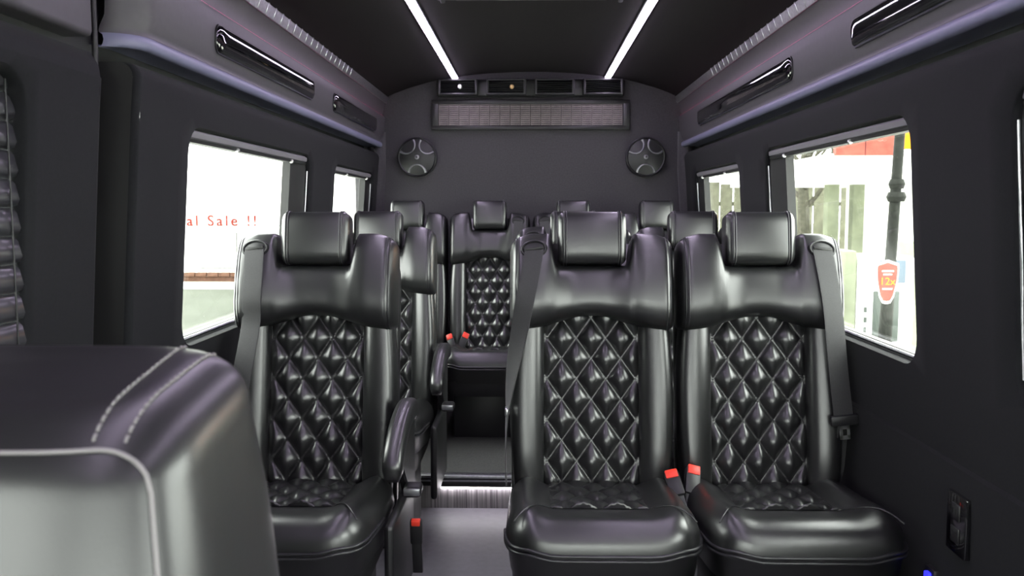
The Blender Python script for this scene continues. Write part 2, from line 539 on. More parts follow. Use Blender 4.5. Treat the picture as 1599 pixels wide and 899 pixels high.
clip_me = box_me('cord_clip', -0.002, 0.003, -0.0025, 0.0025, -0.011, 0.011, 0.0012)
for k in range(12):
    new_obj('cord_clip', clip_me, 'steel', bl, (0.012, 0.335, 0.018 + k * 0.049 + 0.004))
# header panel above the door and closing strip of the door gap
hd = new_obj('trim_4', box_me('trim_4', XC - 0.93, XC - 0.856, 0.15, 1.735, 1.535, 1.80, 0.012, 3), 'valance'); tag(hd, kind='structure')
bm = bmesh.new()
box_bm(bm, XC - 0.965, XC - 0.945, 1.60, 1.95, -0.05, 1.84)
box_bm(bm, XC - 0.97, XC - 0.90, Y_FRONT, 0.35, -0.05, 0.86)
box_bm(bm, XC - 0.97, XC - 0.90, Y_FRONT, 0.35, 1.40, 1.84)
box_bm(bm, XC - 0.97, XC - 0.90, 0.05, 0.35, 0.86, 1.40)
box_bm(bm, XC - 0.97, XC - 0.90, Y_FRONT, -1.3, 0.86, 1.40)
box_bm(bm, XC - 0.96, XC - 0.93, 0.2, 1.9, 1.44, 1.56)
wb = new_obj('wall_left_front', mesh_from(bm, 'wall_left_front', False), 'body'); tag(wb, kind='structure')
new_obj('cab_side_pane', box_me('cab_side_pane', XC - 0.94, XC - 0.935, -1.32, 0.06, 0.85, 1.41), 'glass', wb)
seal = tube_me('seal', [wall_pt(-1, 1.768, v, 0.055 - 0.006 * math.sin(v * 5)) + Vector((0, 0.004 * math.sin(v * 4.0), 0)) for v in [0.05 * i for i in range(30)]] + [Vector((XC - 0.872, 1.768, z)) for z in (1.53, 1.6, 1.7, 1.79)], 0.006, 8)
so = new_obj('trim_5', seal, mat('seal_rubber', (0.045, 0.04, 0.038), 0.5) and 'rubber'); tag(so, kind='structure')

# windows: frame, pane, rolled shade cassette, latch screws
def window(n, side, hole, bar):
    y0, y1, z0, z1, r = hole
    w = empty('window_%d' % n, (0, 0, 0), kind='structure')
    # frame ring
    bm = bmesh.new()
    lp = rrect(y0 - 0.004, y1 + 0.004, z0 - 0.004, z1 + 0.004, r)
    li = rrect(y0 + 0.018, y1 - 0.018, z0 + 0.016, z1 - 0.016, max(0.02, r - 0.015))
    rings = [[wall_pt(side, y, z, 0.040) for y, z in lp], [wall_pt(side, y, z, 0.040) for y, z in li], [wall_pt(side, y, z, 0.062) for y, z in li], [wall_pt(side, y, z, 0.062) for y, z in lp]]
    vr = loft_bm(bm, rings, True, False)
    nn = len(lp)
    for i in range(nn):
        j = (i + 1) % nn
        bm.faces.new((vr[3][i], vr[3][j], vr[0][j], vr[0][i]))
    new_obj('frame', mesh_from(bm, 'frame', True, 30), 'rubber', w)
    # pane follows the wall slope
    bm = bmesh.new()
    c = [wall_pt(side, y, z, 0.052) for y, z in ((y0, z0), (y1, z0), (y1, z1), (y0, z1))]
    d = [wall_pt(side, y, z, 0.057) for y, z in ((y0, z0), (y1, z0), (y1, z1), (y0, z1))]
    loft_bm(bm, [c, d])
    new_obj('pane', mesh_from(bm, 'pane', False), 'glass', w)
    # shade cassette along the top
    bm = bmesh.new()
    rings = []
    for y in (y0 + 0.03, y1 - 0.02):
        rings.append([wall_pt(side, y, z1 - 0.008, 0.012), wall_pt(side, y, z1 - 0.014, 0.006), wall_pt(side, y, z1 - 0.026, 0.010), wall_pt(side, y, z1 - 0.030, 0.02), wall_pt(side, y, z1 - 0.030, 0.045), wall_pt(side, y, z1 - 0.006, 0.045)])
    loft_bm(bm, rings)
    cas = new_obj('shade_cassette', mesh_from(bm, 'shade_cassette', True, 30), 'shade', w)
    bm = bmesh.new()
    rings = []
    for y in (y0 + 0.03, y1 - 0.02):
        rings.append([wall_pt(side, y, z1 - 0.030, 0.012), wall_pt(side, y, z1 - 0.038, 0.014), wall_pt(side, y, z1 - 0.038, 0.040), wall_pt(side, y, z1 - 0.030, 0.042)])
    loft_bm(bm, rings)
    new_obj('shade_hem', mesh_from(bm, 'shade_hem', False), 'rubber', cas)
    for yy in (y0 + (y1 - y0) * 0.33, y1 - bar - 0.02):
        new_obj('latch_screw', lathe_me('latch_screw', [(0, -0.006), (0.006, -0.005), (0.0075, 0), (0.006, 0.005), (0, 0.006)], 10), 'steel', cas, wall_pt(side, yy, z1 - 0.036, 0.012))
    # black jamb at the rear end with a bright edge
    bm = bmesh.new()
    rings = []
    for z in [z0 + (z1 - z0) * k / 6 for k in range(7)]:
        rings.append([wall_pt(side, y1 - bar, z, 0.022), wall_pt(side, y1 - 0.008, z, 0.016), wall_pt(side, y1 - 0.008, z, 0.05), wall_pt(side, y1 - bar, z, 0.05)])
    loft_bm(bm, rings)
    new_obj('rear_jamb', mesh_from(bm, 'rear_jamb', False), 'rubber', w)
    new_obj('bright_edge', tube_me('bright_edge', [wall_pt(side, y1 - 0.006, z, 0.012) for z in [z0 + 0.04 + (z1 - z0 - 0.10) * k / 6 for k in range(7)]], 0.0035, 6), 'alu', w)
    new_obj('sill_strip', tube_me('sill_strip', [wall_pt(side, y, z0 + 0.012, 0.030) for y in (y0 + 0.05, y1 - 0.05)], 0.005, 6), 'alu', w)
    return w
window(1, -1, WL[0], 0.20)
window(2, -1, WL[1], 0.10)
window(3, 1, WR[1], 0.18)
window(4, 1, WR[2], 0.12)
window(5, 1, WR[0], 0.10)
window(6, 1, WR[3], 0.05)

# ================================================================== LIGHTS AND FITTINGS
# ceiling light strips
for s, lab in ((-1, 'long bright white light strip on the ceiling, the left one'), (1, 'long bright white light strip on the ceiling, the right one')):
    e = empty('ceiling_light_strip', (XC + s * 0.406, 0, 1.899), lab, 'light', 'ceiling light strips')
    rot = Matrix.Rotation(s * math.radians(9.0), 4, 'Y')
    new_obj('diffuser', box_me('diffuser', -0.014, 0.014, -0.9, 4.74, -0.006, 0.004, 0.002, 1, rot), 'led', e)
    new_obj('channel', box_me('channel', -0.019, 0.019, -0.91, 4.755, -0.001, 0.012, 0.002, 1, rot), 'alu', e)

# magenta accent strips in the groove above each valance, and ribbed aluminium rails
rib_me = box_me('rib', -0.0022, 0.0022, -0.004, 0.004, -0.019, 0.019, 0.0012, 1, Matrix.Rotation(math.radians(20), 4, 'Y'))
rib_me_r = box_me('rib_r', -0.0022, 0.0022, -0.004, 0.004, -0.019, 0.019, 0.0012, 1, Matrix.Rotation(math.radians(-20), 4, 'Y'))
for s, nm, y0 in ((-1, 'left', 1.90), (1, 'right', 0.2)):
    e = empty('accent_light_strip', (XC + s * 0.7975, 0, 1.7035), 'thin dim magenta light strip above the %s window valance' % nm, 'light', 'magenta accent strips')
    new_obj('glow_tape', box_me('glow_tape', -0.003 + s * 0.004, 0.003 + s * 0.004, y0, Y_REAR - 0.02, -0.003, 0.001), 'red_led', e)
    new_obj('carrier', box_me('carrier', -0.005, 0.005, y0, Y_REAR - 0.02, -0.006, -0.003), 'plastic', e)
    r = empty('ceiling_rail', (XC + s * 0.781, 0, 1.789), 'ribbed aluminium rail under the ceiling edge above the %s windows' % nm, 'rail', 'ribbed rails')
    rot = Matrix.Rotation(-s * math.radians(20), 4, 'Y')
    new_obj('rail_body', box_me('rail_body', -0.004, 0.004, y0, Y_REAR - 0.01, -0.018, 0.018, 0.0015, 1, rot), 'alu', r)
    for k in range(int((3.9 - y0) / 0.075)):
        new_obj('rib', rib_me if s < 0 else rib_me_r, 'alu', r, (-s * 0.0035, y0 + 0.05 + k * 0.075, 0))

# glossy oval panels set in the valances
def valance_panel(side, y0, y1, label):
    pts = rrect(y0, y1, 1.598, 1.668, 0.026, 6)
    # slant: the upper edge is a little shorter at one end
    def P(y, z, o_):
        w = 0.800 - (z - 1.60) * 0.059
        return Vector((XC + side * (w - o_), y, z))
    e = empty('valance_panel', (0, 0, 0), label, 'panel', 'glossy valance panels')
    e.location = (XC + side * 0.80, (y0 + y1) / 2, 1.63)
    off = Vector(e.location)
    bm = bmesh.new()
    cy, cz = (y0 + y1) / 2, 1.633
    rings = []
    for o_, k in ((-0.004, 1.0), (0.003, 1.0), (0.006, 0.985), (0.010, 0.90), (0.014, 0.70), (0.0155, 0.45), (0.016, 0.15)):
        rings.append([P(cy + (y - cy) * (1 - (1 - k) * 0.12), cz + (z - cz) * k, o_) - off for y, z in pts])
    loft_bm(bm, rings)
    new_obj('lens', mesh_from(bm, 'lens', True, 40), 'gloss', e)
    bm = bmesh.new()
    rings = [[P(cy + (y - cy) * a, cz + (z - cz) * b, o_) - off for y, z in pts] for o_, a, b in ((0.0, 1.004, 1.07), (0.004, 1.003, 1.05), (0.004, 1.0, 0.99))]
    loft_bm(bm, rings, True, False)
    new_obj('bezel', mesh_from(bm, 'bezel', True, 40), 'plastic', e)
valance_panel(-1, 2.24, 3.23, 'glossy black oval panel in the left valance nearest the door')
valance_panel(-1, 3.56, 4.52, 'dark oval panel in the left valance near the rear wall')
valance_panel(1, 2.74, 4.24, 'glossy black oval panel in the right valance near the rear wall')
valance_panel(1, 0.95, 2.24, 'glossy black oval panel in the right valance at the frame edge')

# roof hatch / ceiling unit
e = empty('roof_hatch', (XC, 2.50, 1.905), 'dark ceiling hatch between the light strips with a white label', 'hatch')
new_obj('frame', box_me('frame', -0.315, 0.315, -0.45, 0.45, -0.022, 0.02, 0.012, 3), 'plastic', e)
new_obj('lid', box_me('lid', -0.255, 0.255, -0.39, 0.40, -0.036, 0.0, 0.016, 3), 'plastic', e)
new_obj('white_label', box_me('white_label', -0.105, 0.10, 0.05, 0.37, -0.0375, -0.035), 'white', e)
for s in (-1, 1):
    new_obj('side_rail', box_me('side_rail', s * 0.29 - 0.008, s * 0.29 + 0.008, -0.43, 0.44, -0.032, -0.02, 0.004), 'plastic', e)

# rear air vents
vent_fr = bmesh.new()
for a in ((-0.105, 0.105, -0.012, 0.03, 0.032, 0.042), (-0.105, 0.105, -0.012, 0.03, -0.042, -0.032), (-0.105, -0.092, -0.012, 0.03, -0.042, 0.042), (0.092, 0.105, -0.012, 0.03, -0.042, 0.042)):
    box_bm(vent_fr, *a, bev=0.003)
vent_fr = mesh_from(vent_fr, 'vent_frame', True, 40)
vent_bk = box_me('vent_back', -0.10, 0.10, 0.018, 0.034, -0.04, 0.04)
vent_sl = box_me('vent_slat', -0.093, 0.093, -0.004, 0.014, -0.0015, 0.0015, 0, 1, Matrix.Rotation(math.radians(20), 4, 'X'))
labs = ['leftmost square air vent below the ceiling with a white knob', 'air vent second from the left with an amber knob', 'dark air vent second from the right above the long grille', 'rightmost air vent at the end of the right light strip']
vmount = new_obj('vent_housing', box_me('vent_housing', -0.50, 0.50, -0.005, 0.06, -0.046, 0.046, 0.01, 3), 'plastic', None, (XC - 0.005, Y_REAR - 0.045, 1.848))
tag(vmount, 'slim black housing below the ceiling that carries four air vents', 'housing')
for k, x in enumerate((-0.385, -0.128, 0.128, 0.385)):
    e = empty('air_vent', (XC - 0.005 + x, Y_REAR - 0.086, 1.848), labs[k], 'vent', 'rear air vents')
    new_obj('frame', vent_fr, 'plastic', e)
    new_obj('backing', vent_bk, 'rubber', e)
    for j in range(6):
        new_obj('slat', vent_sl, 'gloss' if k in (0, 3) else 'plastic', e, (0, 0, -0.0265 + j * 0.0106))
    if k < 2:
        new_obj('knob', lathe_me('knob', [(0, -0.014), (0.008, -0.012), (0.0115, -0.006), (0.0115, 0.004), (0, 0.004)], 16), 'white' if k == 0 else 'amber', e, (0.012 if k == 0 else 0.03, -0.006, 0.0))  # reflected dots of light on two vents, built as small coloured buttons

# return air grille: frame and eighteen louvred sections
e = empty('air_grille', (XC - 0.004, Y_REAR - 0.02, 1.709), 'long framed return air grille on the rear wall between the speakers', 'grille')
gf = bmesh.new()
for a in ((-0.532, 0.532, -0.014, 0.02, 0.055, 0.079), (-0.532, 0.532, -0.014, 0.02, -0.079, -0.058), (-0.532, -0.496, -0.014, 0.02, -0.06, 0.06), (0.496, 0.532, -0.014, 0.02, -0.06, 0.06)):
    box_bm(gf, *a, bev=0.004)
new_obj('frame', mesh_from(gf, 'grille_frame', True, 40), 'plastic', e)
new_obj('backing', box_me('backing', -0.50, 0.50, 0.008, 0.02, -0.06, 0.06), 'rubber', e)
sec = bmesh.new()
for j in range(11):
    box_bm(sec, -0.0245, 0.0245, -0.006, 0.006, -0.0545 + j * 0.0106, -0.0545 + j * 0.0106 + 0.0062)
for s in (-1, 1):
    box_bm(sec, s * 0.0245 - 0.0012, s * 0.0245 + 0.0012, -0.005, 0.006, -0.057, 0.055)
sec = mesh_from(sec, 'louvre_section', False)
for j in range(18):
    new_obj('louvre_section', sec, 'grille', e, (-0.4675 + j * 0.055, 0, 0))

# round speakers
def speaker(x, label):
    s = empty('speaker', (x, Y_REAR, 1.483), label, 'speaker', 'round rear speakers')
    new_obj('rim', lathe_me('rim', [(0.092, -0.004), (0.096, -0.030), (0.101, -0.034), (0.106, -0.030), (0.108, -0.014), (0.106, 0.0), (0.092, 0.0)], 48), 'plastic', s)
    new_obj('mesh_grille', lathe_me('mesh_grille', [(0, -0.040), (0.03, -0.039), (0.06, -0.036), (0.095, -0.028), (0.095, -0.004), (0, -0.004)], 48), mat('speaker_mesh', (0.035, 0.035, 0.04), 0.5, bump=(900, 0.8, 0.002)) and 'plastic', s)
    for a0 in (90 + 42, 90 - 42, 270):
        a = math.radians(a0)
        cx, cz = math.cos(a) * 0.086, math.sin(a) * 0.086
        pts = []
        for k in range(15):
            b = a + math.radians(95 + 170 * k / 14)
            px, pz = cx + 0.046 * math.cos(b), cz + 0.046 * math.sin(b)
            rr = math.hypot(px, pz)
            pts.append((px, -0.0405 + 0.012 * (rr / 0.095) ** 2, pz))
        new_obj('curved_spoke', tube_me('curved_spoke', pts, [0.003 + 0.0045 * (abs(k - 7) / 7) for k in range(15)], 8), 'alu_dark', s)
    em = new_obj('emblem', lathe_me('emblem', [(0, -0.045), (0.010, -0.044), (0.013, -0.041), (0.013, -0.036), (0, -0.036)], 20), 'alu_dark', s)
    new_obj('emblem_core', lathe_me('emblem_core', [(0, -0.0465), (0.005, -0.046), (0.006, -0.044), (0, -0.044)], 12), 'plastic', em)
M['alu_dark'] = mat('dark_aluminium', (0.28, 0.28, 0.30), 0.3, metal=0.9)
speaker(XC - 0.617, 'round black three-spoke speaker on the rear wall near the left corner')
speaker(XC + 0.617, 'round black three-spoke speaker on the rear wall near the right corner')

# power outlet on the lower right wall
p = wall_pt(1, 1.755, 0.562, -0.014)
e = empty('power_outlet', p, 'black power outlet plate on the lower right wall panel', 'outlet')
new_obj('plate', box_me('plate', -0.010, 0.004, -0.040, 0.040, -0.062, 0.062, 0.003), 'gloss', e)
for z in (-0.022, 0.026):
    so = new_obj('socket', box_me('socket', -0.0135, -0.008, -0.017, 0.017, -0.017, 0.017, 0.003), 'plastic', e, (0, 0, z))
    for yy in (-0.006, 0.006):
        new_obj('slot', box_me('slot', -0.0142, -0.013, -0.0013, 0.0013, -0.006, 0.006), 'rubber', so, (0, yy, 0.002))
new_obj('indicator', box_me('indicator', -0.0125, -0.009, -0.005, 0.005, -0.003, 0.003), 'steel', e, (0, 0.004, 0.026))
# blue accent lamp low on the right wall
p = wall_pt(1, 1.87, 0.405, -0.018)
e = empty('blue_accent_light', p, 'small blue accent light low on the right wall beside the seat', 'light')
new_obj('lens', box_me('lens', -0.014, 0.0, -0.010, 0.010, -0.008, 0.008, 0.003), 'blue_led', e)
new_obj('mount', box_me('mount', -0.006, 0.010, -0.022, 0.022, -0.018, 0.018, 0.003), 'plastic', e)

# ================================================================== SEATS
REC = math.radians(10)
Z_B = 0.447                    # height of the seat bight
CELL_W, CELL_H, T0 = 0.082, 0.1130, 0.457
cache = {}
def cached(key, fn):
    if key not in cache:
        cache[key] = fn()
    return cache[key]

def back_pt(x, n, t):
    """backrest coordinates: x across, n forwards, t up along the backrest"""
    return Vector((x, -n * math.cos(REC) + t * math.sin(REC), Z_B + t * math.cos(REC) + n * math.sin(REC)))

YW = 0.226
def yoke_pt(x, a):
    ax = min(abs(x), YW - 1e-6)
    e_ = max(0.0, 1 - max(0.0, (ax - (YW - 0.036)) / 0.036) ** 2.8) ** 0.5
    tb = 0.420 + 0.042 * (0.5 + 0.5 * math.cos(min(1, ax / 0.205) * PI))
    tt = 0.600 + 0.090 * smooth(0.098, 0.116, ax) - 0.016 * smooth(0.16, 0.23, ax)
    c_ = (tb + tt) / 2
    tb = c_ - (c_ - tb) * (0.84 + 0.16 * e_)
    tt = c_ + (tt - c_) * (0.72 + 0.28 * e_)
    dep = (0.060 + 0.021 * smooth(0.04, 0.15, ax)) * max(0.10, e_)
    c_ = (tb + tt) / 2; h = (tt - tb) / 2
    ca, sa = math.cos(a), math.sin(a)
    n = 0.020 + dep * sup(ca, 0.55)
    t = c_ + h * sup(sa, 0.50)
    if ca > 0:
        f = (t - 0.42) / 0.27
        n += ca * (0.016 * math.sin(PI * max(0, min(1, f * 0.85 + 0.12))) - 0.020 * f)
    return n, t
def yoke_n(x, t):
    best = (9, 0)
    for k in range(-60, 61):
        n, tt = yoke_pt(x, k / 60 * PI / 2)
        if abs(tt - t) < best[0]: best = (abs(tt - t), n)
    return best[1]
def yoke_me():
    bm = bmesh.new()
    rings = []
    N = 64
    for i in range(N + 1):
        u = -1 + 2 * i / N
        u = math.sin(u * PI / 2) * 0.45 + u * 0.55
        x = YW * u
        rings.append([back_pt(x, *yoke_pt(x, 2 * PI * k / 36)) for k in range(36)])
    loft_bm(bm, rings)
    return mesh_from(bm, 'yoke', True, 75)

def bolster_me(s):
    bm = bmesh.new()
    rings = []
    for i in range(17):
        t = -0.03 + 0.51 * i / 16
        full_ = smooth(-0.05, 0.08, t)
        xi, xo = 0.130, 0.214 + 0.012 * math.sin(min(1, max(0, t / 0.45)) * PI)
        c_, h = (xi + xo) / 2, (xo - xi) / 2
        ring = []
        for k in range(20):
            a = 2 * PI * k / 20
            x = c_ + h * sup(math.cos(a), 0.7)
            n = 0.0 + (0.052 * (0.6 + 0.4 * full_)) * sup(math.sin(a), 0.65)
            if math.sin(a) > 0:
                n += 0.012 * (x - xi) / (xo - xi) * math.sin(a)
            ring.append(back_pt(s * x, n, t))
        rings.append(ring)
    loft_bm(bm, rings)
    return mesh_from(bm, 'bolster', True, 70)

def shell_me():
    bm = bmesh.new()
    rings = []
    for i in range(19):
        t = -0.08 + 0.75 * i / 18
        hw = 0.222 - 0.03 * smooth(0.55, 0.70, t) ** 2
        d = 0.052 - 0.018 * smooth(0.5, 0.67, t)
        if i == 18: hw -= 0.012; d -= 0.012
        ring = []
        for k in range(28):
            a = 2 * PI * k / 28
            ring.append(back_pt(hw * sup(math.cos(a), 0.45), -0.045 + d * sup(math.sin(a), 0.5), t))
        rings.append(ring)
    loft_bm(bm, rings)
    return mesh_from(bm, 'backrest', True, 60)

def tuft_height(u, v):
    """u, v in 0..1 over one diamond"""
    sq = lambda w: max(0.0, min(1.0, (w - 0.03) / 0.94))
    u, v = sq(u), sq(v)
    a = 4 * u * (1 - u); b = 4 * v * (1 - v)
    return 0.78 * (a * b) ** 0.60 + 0.22 * min(1 - abs(2 * u - 1), 1 - abs(2 * v - 1))

def quilt_cells(xm, t_lo, t_hi, cw, ch, t0):
    out = []
    for i in range(-8, 9):
        for j in range(-12, 13):
            if (i + j) % 2: continue
            cx = i * cw / 2; ct = t0 + (j + 1) * ch / 2
            # centre of a diamond sits half a cell below each crossing
            if abs(cx) - cw / 2 >= xm - 0.004: continue
            if ct + ch / 2 <= t_lo + 0.01 or ct - ch / 2 >= t_hi - 0.01: continue
            out.append((cx, ct))
    return out

def diamond_me(cx, ct, xm, t_lo, t_hi, cw, ch, H, surf, n=8):
    bm = bmesh.new()
    grid = []
    st = [0, .03, .08, .18, .34, .5, .66, .82, .92, .97, 1] if n > 6 else [0, .03, .14, .32, .5, .68, .86, .97, 1]
    n = len(st) - 1
    for i in range(n + 1):
        row = []
        for j in range(n + 1):
            u, v = st[i], st[j]
            x = cx + (u - v) * cw / 2
            t = ct + (u + v - 1) * ch / 2
            h = tuft_height(u, v) * H
            # edge of the panel is sewn down
            xcl = max(-xm, min(xm, x)); tcl = max(t_lo, min(t_hi, t))
            h *= smooth(0, 0.028, xm - abs(xcl)) ** 0.6 if abs(xcl) < xm else 0
            row.append(bm.verts.new(surf(xcl, h, tcl)))
        grid.append(row)
    for i in range(n):
        for j in range(n):
            try:
                bm.faces.new((grid[i][j], grid[i + 1][j], grid[i + 1][j + 1], grid[i][j + 1]))
            except ValueError:
                pass
    bmesh.ops.remove_doubles(bm, verts=bm.verts, dist=1e-5)
    bmesh.ops.dissolve_degenerate(bm, edges=bm.edges, dist=1e-6)
    me = mesh_from(bm, 'quilt_diamond', True)
    return me

def stitch_me(xm, t_lo, t_hi, cw, ch, t0, surf, step=0.0075):
    bm = bmesh.new()
    L = math.hypot(cw, ch)
    for sgn in (1, -1):
        for k in range(-14, 15):
            # seam lines  t = t0 + sgn * x * ch / cw + k * ch
            for off in (-0.0018, 0.0018):
                x = -xm
                nst = int(2 * xm / cw * L / step)
                for q in range(nst):
                    xa = -xm + 2 * xm * (q + 0.15) / nst
                    xb = -xm + 2 * xm * (q + 0.80) / nst
                    ta = t0 + sgn * xa * ch / cw + k * ch; tb_ = t0 + sgn * xb * ch / cw + k * ch
                    if min(ta, tb_) < t_lo or max(ta, tb_) > t_hi: continue
                    nx, nt_ = -sgn * ch / L * off, cw / L * off
                    wx, wt = -sgn * ch / L * 0.0007, cw / L * 0.0007
                    h = 0.0006
                    p = [surf(xa + nx - wx, h, ta + nt_ - wt), surf(xa + nx + wx, h, ta + nt_ + wt), surf(xb + nx + wx, h, tb_ + nt_ + wt), surf(xb + nx - wx, h, tb_ + nt_ - wt)]
                    m_ = surf((xa + xb) / 2 + nx, h + 0.0014, (ta + tb_) / 2 + nt_)
                    vs4 = [bm.verts.new(c) for c in p]; vm = bm.verts.new(m_)
                    for a in range(4):
                        bm.faces.new((vs4[a], vs4[(a + 1) % 4], vm))
    return mesh_from(bm, 'stitching', False)

QX, QLO, QHI = 0.134, 0.0, 0.50
qsurf = lambda x, h, t: back_pt(x, 0.010 + 0.012 * (1 - (x / 0.2) ** 2) * 0 + h, t)

# ---- cushion
CX, CYB, CYF = 0.227, 0.035, -0.500
def cush_top(x, y):
    ax = abs(x)
    z = Z_B - 0.002 + (-y) * 0.085
    z += 0.034 * smooth(0.105, 0.185, ax) * (1 - 0.3 * smooth(-0.30, -0.5, y))
    z += 0.024 * smooth(-0.24, -0.40, y) * (1 - smooth(0.10, 0.2, ax) * 0.6)
    return z
def cush_outline(a):
    c, s = math.cos(a), math.sin(a)
    p = 0.36 if s < 0 else 0.28
    cy = (CYB + CYF) / 2; hy = (CYB - CYF) / 2
    return CX * sup(c, p), cy + hy * sup(s, p)
def cushion_me():
    bm = bmesh.new()
    N = 72
    rings = []
    cy = (CYB + CYF) / 2
    rs = [0.02] + [0.1 * k for k in range(1, 8)] + [0.76, 0.82, 0.87, 0.91, 0.945, 0.97, 0.988, 1.0]
    for r in rs:
        ring = []
        for k in range(N):
            x, y = cush_outline(2 * PI * k / N)
            x, y = x * r, cy + (y - cy) * r
            d = 0.0
            if r > 0.74:
                q = (r - 0.74) / 0.26
                d = 0.072 * (1 - math.sqrt(max(0, 1 - q * q)))
            ring.append((x, y, cush_top(x, y) - d))
        rings.append(ring)
    for dz, r in ((0.012, 1.003), (0.02, 0.985), (0.075, 0.955), (0.085, 0.90)):
        ring = []
        for k in range(N):
            x, y = cush_outline(2 * PI * k / N)
            ring.append((x * r, cy + (y - cy) * r, cush_top(x, y) - 0.072 - dz))
        rings.append(ring)
    loft_bm(bm, rings)
    return mesh_from(bm, 'cushion', True, 60)
def cush_piping_me(dz, grow=1.004):
    bm = bmesh.new()
    cy = (CYB + CYF) / 2
    N = 72
    pts = []
    for k in range(38, 71 + 3):
        a = 2 * PI * (k - 1) / N
        x, y = cush_outline(a)
        pts.append((x * grow, cy + (y - cy) * grow, cush_top(x, y) - 0.072 - dz))
    tube_bm(bm, pts, 0.0042, 8)
    return mesh_from(bm, 'piping', True)
CQX, CQF, CQB = 0.118, -0.315, 0.01
csurf = lambda x, h, y: Vector((x, y, cush_top(x, y) + 0.002 + h))

def headrest_me():
    bm = bmesh.new()
    rings = []
    N = 20
    for i in range(N + 1):
        u = -1 + 2 * i / N
        u = math.sin(u * PI / 2)
        x = 0.0925 * u
        e_ = max(0.0, 1 - max(0.0, (abs(x) - 0.072) / 0.0205) ** 2.2) ** 0.5
        e_ = max(e_, 0.25)
        ring = []
        for k in range(28):
            a = 2 * PI * k / 28
            n = 0.045 + 0.048 * (0.6 + 0.4 * e_) * sup(math.cos(a), 0.5)
            t = 0.674 + 0.073 * (0.80 + 0.20 * e_) * sup(math.sin(a), 0.42)
            n += 0.006 * math.cos(u * PI / 2) * (1 if math.cos(a) > 0 else 0) * math.cos(a)
            n += (t - 0.674) * 0.02
            ring.append(back_pt(x, n, t))
        rings.append(ring)
    loft_bm(bm, rings)
    return mesh_from(bm, 'headrest', True, 75)
def headrest_seam_me(x):
    bm = bmesh.new()
    pts = []
    for k in range(-7, 8):
        a = k / 7 * PI * 0.55
        n = 0.045 + 0.0492 * sup(math.cos(a), 0.5) + 0.0015
        t = 0.674 + 0.0740 * sup(math.sin(a), 0.42)
        n += (t - 0.674) * 0.02
        pts.append(back_pt(x, n, t))
    tube_bm(bm, pts, 0.0022, 6)
    return mesh_from(bm, 'headrest_seam', True)

def yoke_seam_me(s, x):
    bm = bmesh.new()
    pts = []
    for k in range(25):
        n, t = yoke_pt(s * x, -PI * 0.46 + PI * 0.96 * k / 24)
        pts.append(back_pt(s * x, n + 0.0004, t))
    tube_bm(bm, pts, 0.0016, 6)
    return mesh_from(bm, 'seam', True)

def belt_me(pts, w=0.047, th=0.0016):
    """pts: (position, width direction) list"""
    bm = bmesh.new()
    rings = []
    for i, (p, d) in enumerate(pts):
        p = Vector(p); d = Vector(d).normalized() * w / 2
        if i == 0: t = Vector(pts[1][0]) - p
        elif i == len(pts) - 1: t = p - Vector(pts[-2][0])
        else: t = Vector(pts[i + 1][0]) - Vector(pts[i - 1][0])
        nrm = t.cross(d).normalized() * th
        # four ribs across the webbing
        ring = []
        for k in range(9):
            f = -1 + 2 * k / 8
            ring.append(p + d * f + nrm * (1.0 if k % 2 else 0.6))
        for k in range(8, -1, -1):
            f = -1 + 2 * k / 8
            ring.append(p + d * f - nrm)
        rings.append(ring)
    loft_bm(bm, rings)
    return mesh_from(bm, 'belt', True, 50)

def spline(pts, n=8):
    out = []
    P = [Vector(p) for p in pts]
    P = [P[0] * 2 - P[1]] + P + [P[-1] * 2 - P[-2]]
    for i in range(1, len(P) - 2):
        for k in range(n):
            t = k / n
            a, b, c, d = P[i - 1], P[i], P[i + 1], P[i + 2]
            out.append(0.5 * ((2 * b) + (c - a) * t + (2 * a - 5 * b + 4 * c - d) * t * t + (3 * b - a - 3 * c + d) * t ** 3))
    out.append(P[-2])
    return out

def base_me():
    bm = bmesh.new()
    box_bm(bm, -0.195, 0.195, -0.40, 0.03, 0.30, 0.40, 0.015)
    box_bm(bm, -0.17, 0.17, -0.36, -0.02, 0.0, 0.31, 0.012)
    return mesh_from(bm, 'base', True, 40)

def skirt_me():
    bm = bmesh.new()
    rings = []
    cy = (CYB + CYF) / 2
    for z, r in ((0.43, 0.93), (0.38, 0.945), (0.33, 0.93), (0.30, 0.90)):
        ring = []
        for k in range(48):
            x, y = cush_outline(2 * PI * k / 48)
            ring.append((x * r, cy + (y - cy) * r, z))
        rings.append(ring)
    loft_bm(bm, rings)
    return mesh_from(bm, 'skirt', True, 50)

def armrest_me(s):
    bm = bmesh.new()
    path = spline([(s * 0.266, 0.01, 0.655), (s * 0.266, -0.10, 0.668), (s * 0.266, -0.21, 0.650), (s * 0.266, -0.30, 0.605), (s * 0.266, -0.335, 0.555)], 6)
    rings = []
    n = len(path)
    for i, p in enumerate(path):
        f = i / (n - 1)
        t = (path[min(n - 1, i + 1)] - path[max(0, i - 1)]).normalized()
        up = Vector((1, 0, 0)).cross(t)
        if up.z < 0: up = -up
        sc_ = min(1, 0.55 + 6 * f) * min(1, 0.45 + 5 * (1 - f))
        ring = []
        for k in range(18):
            a = 2 * PI * k / 18
            ring.append(p + Vector((1, 0, 0)) * 0.025 * sc_ ** .5 * sup(math.cos(a), 0.6) + up * 0.030 * sc_ * sup(math.sin(a), 0.65))
        rings.append(ring)
    loft_bm(bm, rings)
    return mesh_from(bm, 'armrest', True, 70)

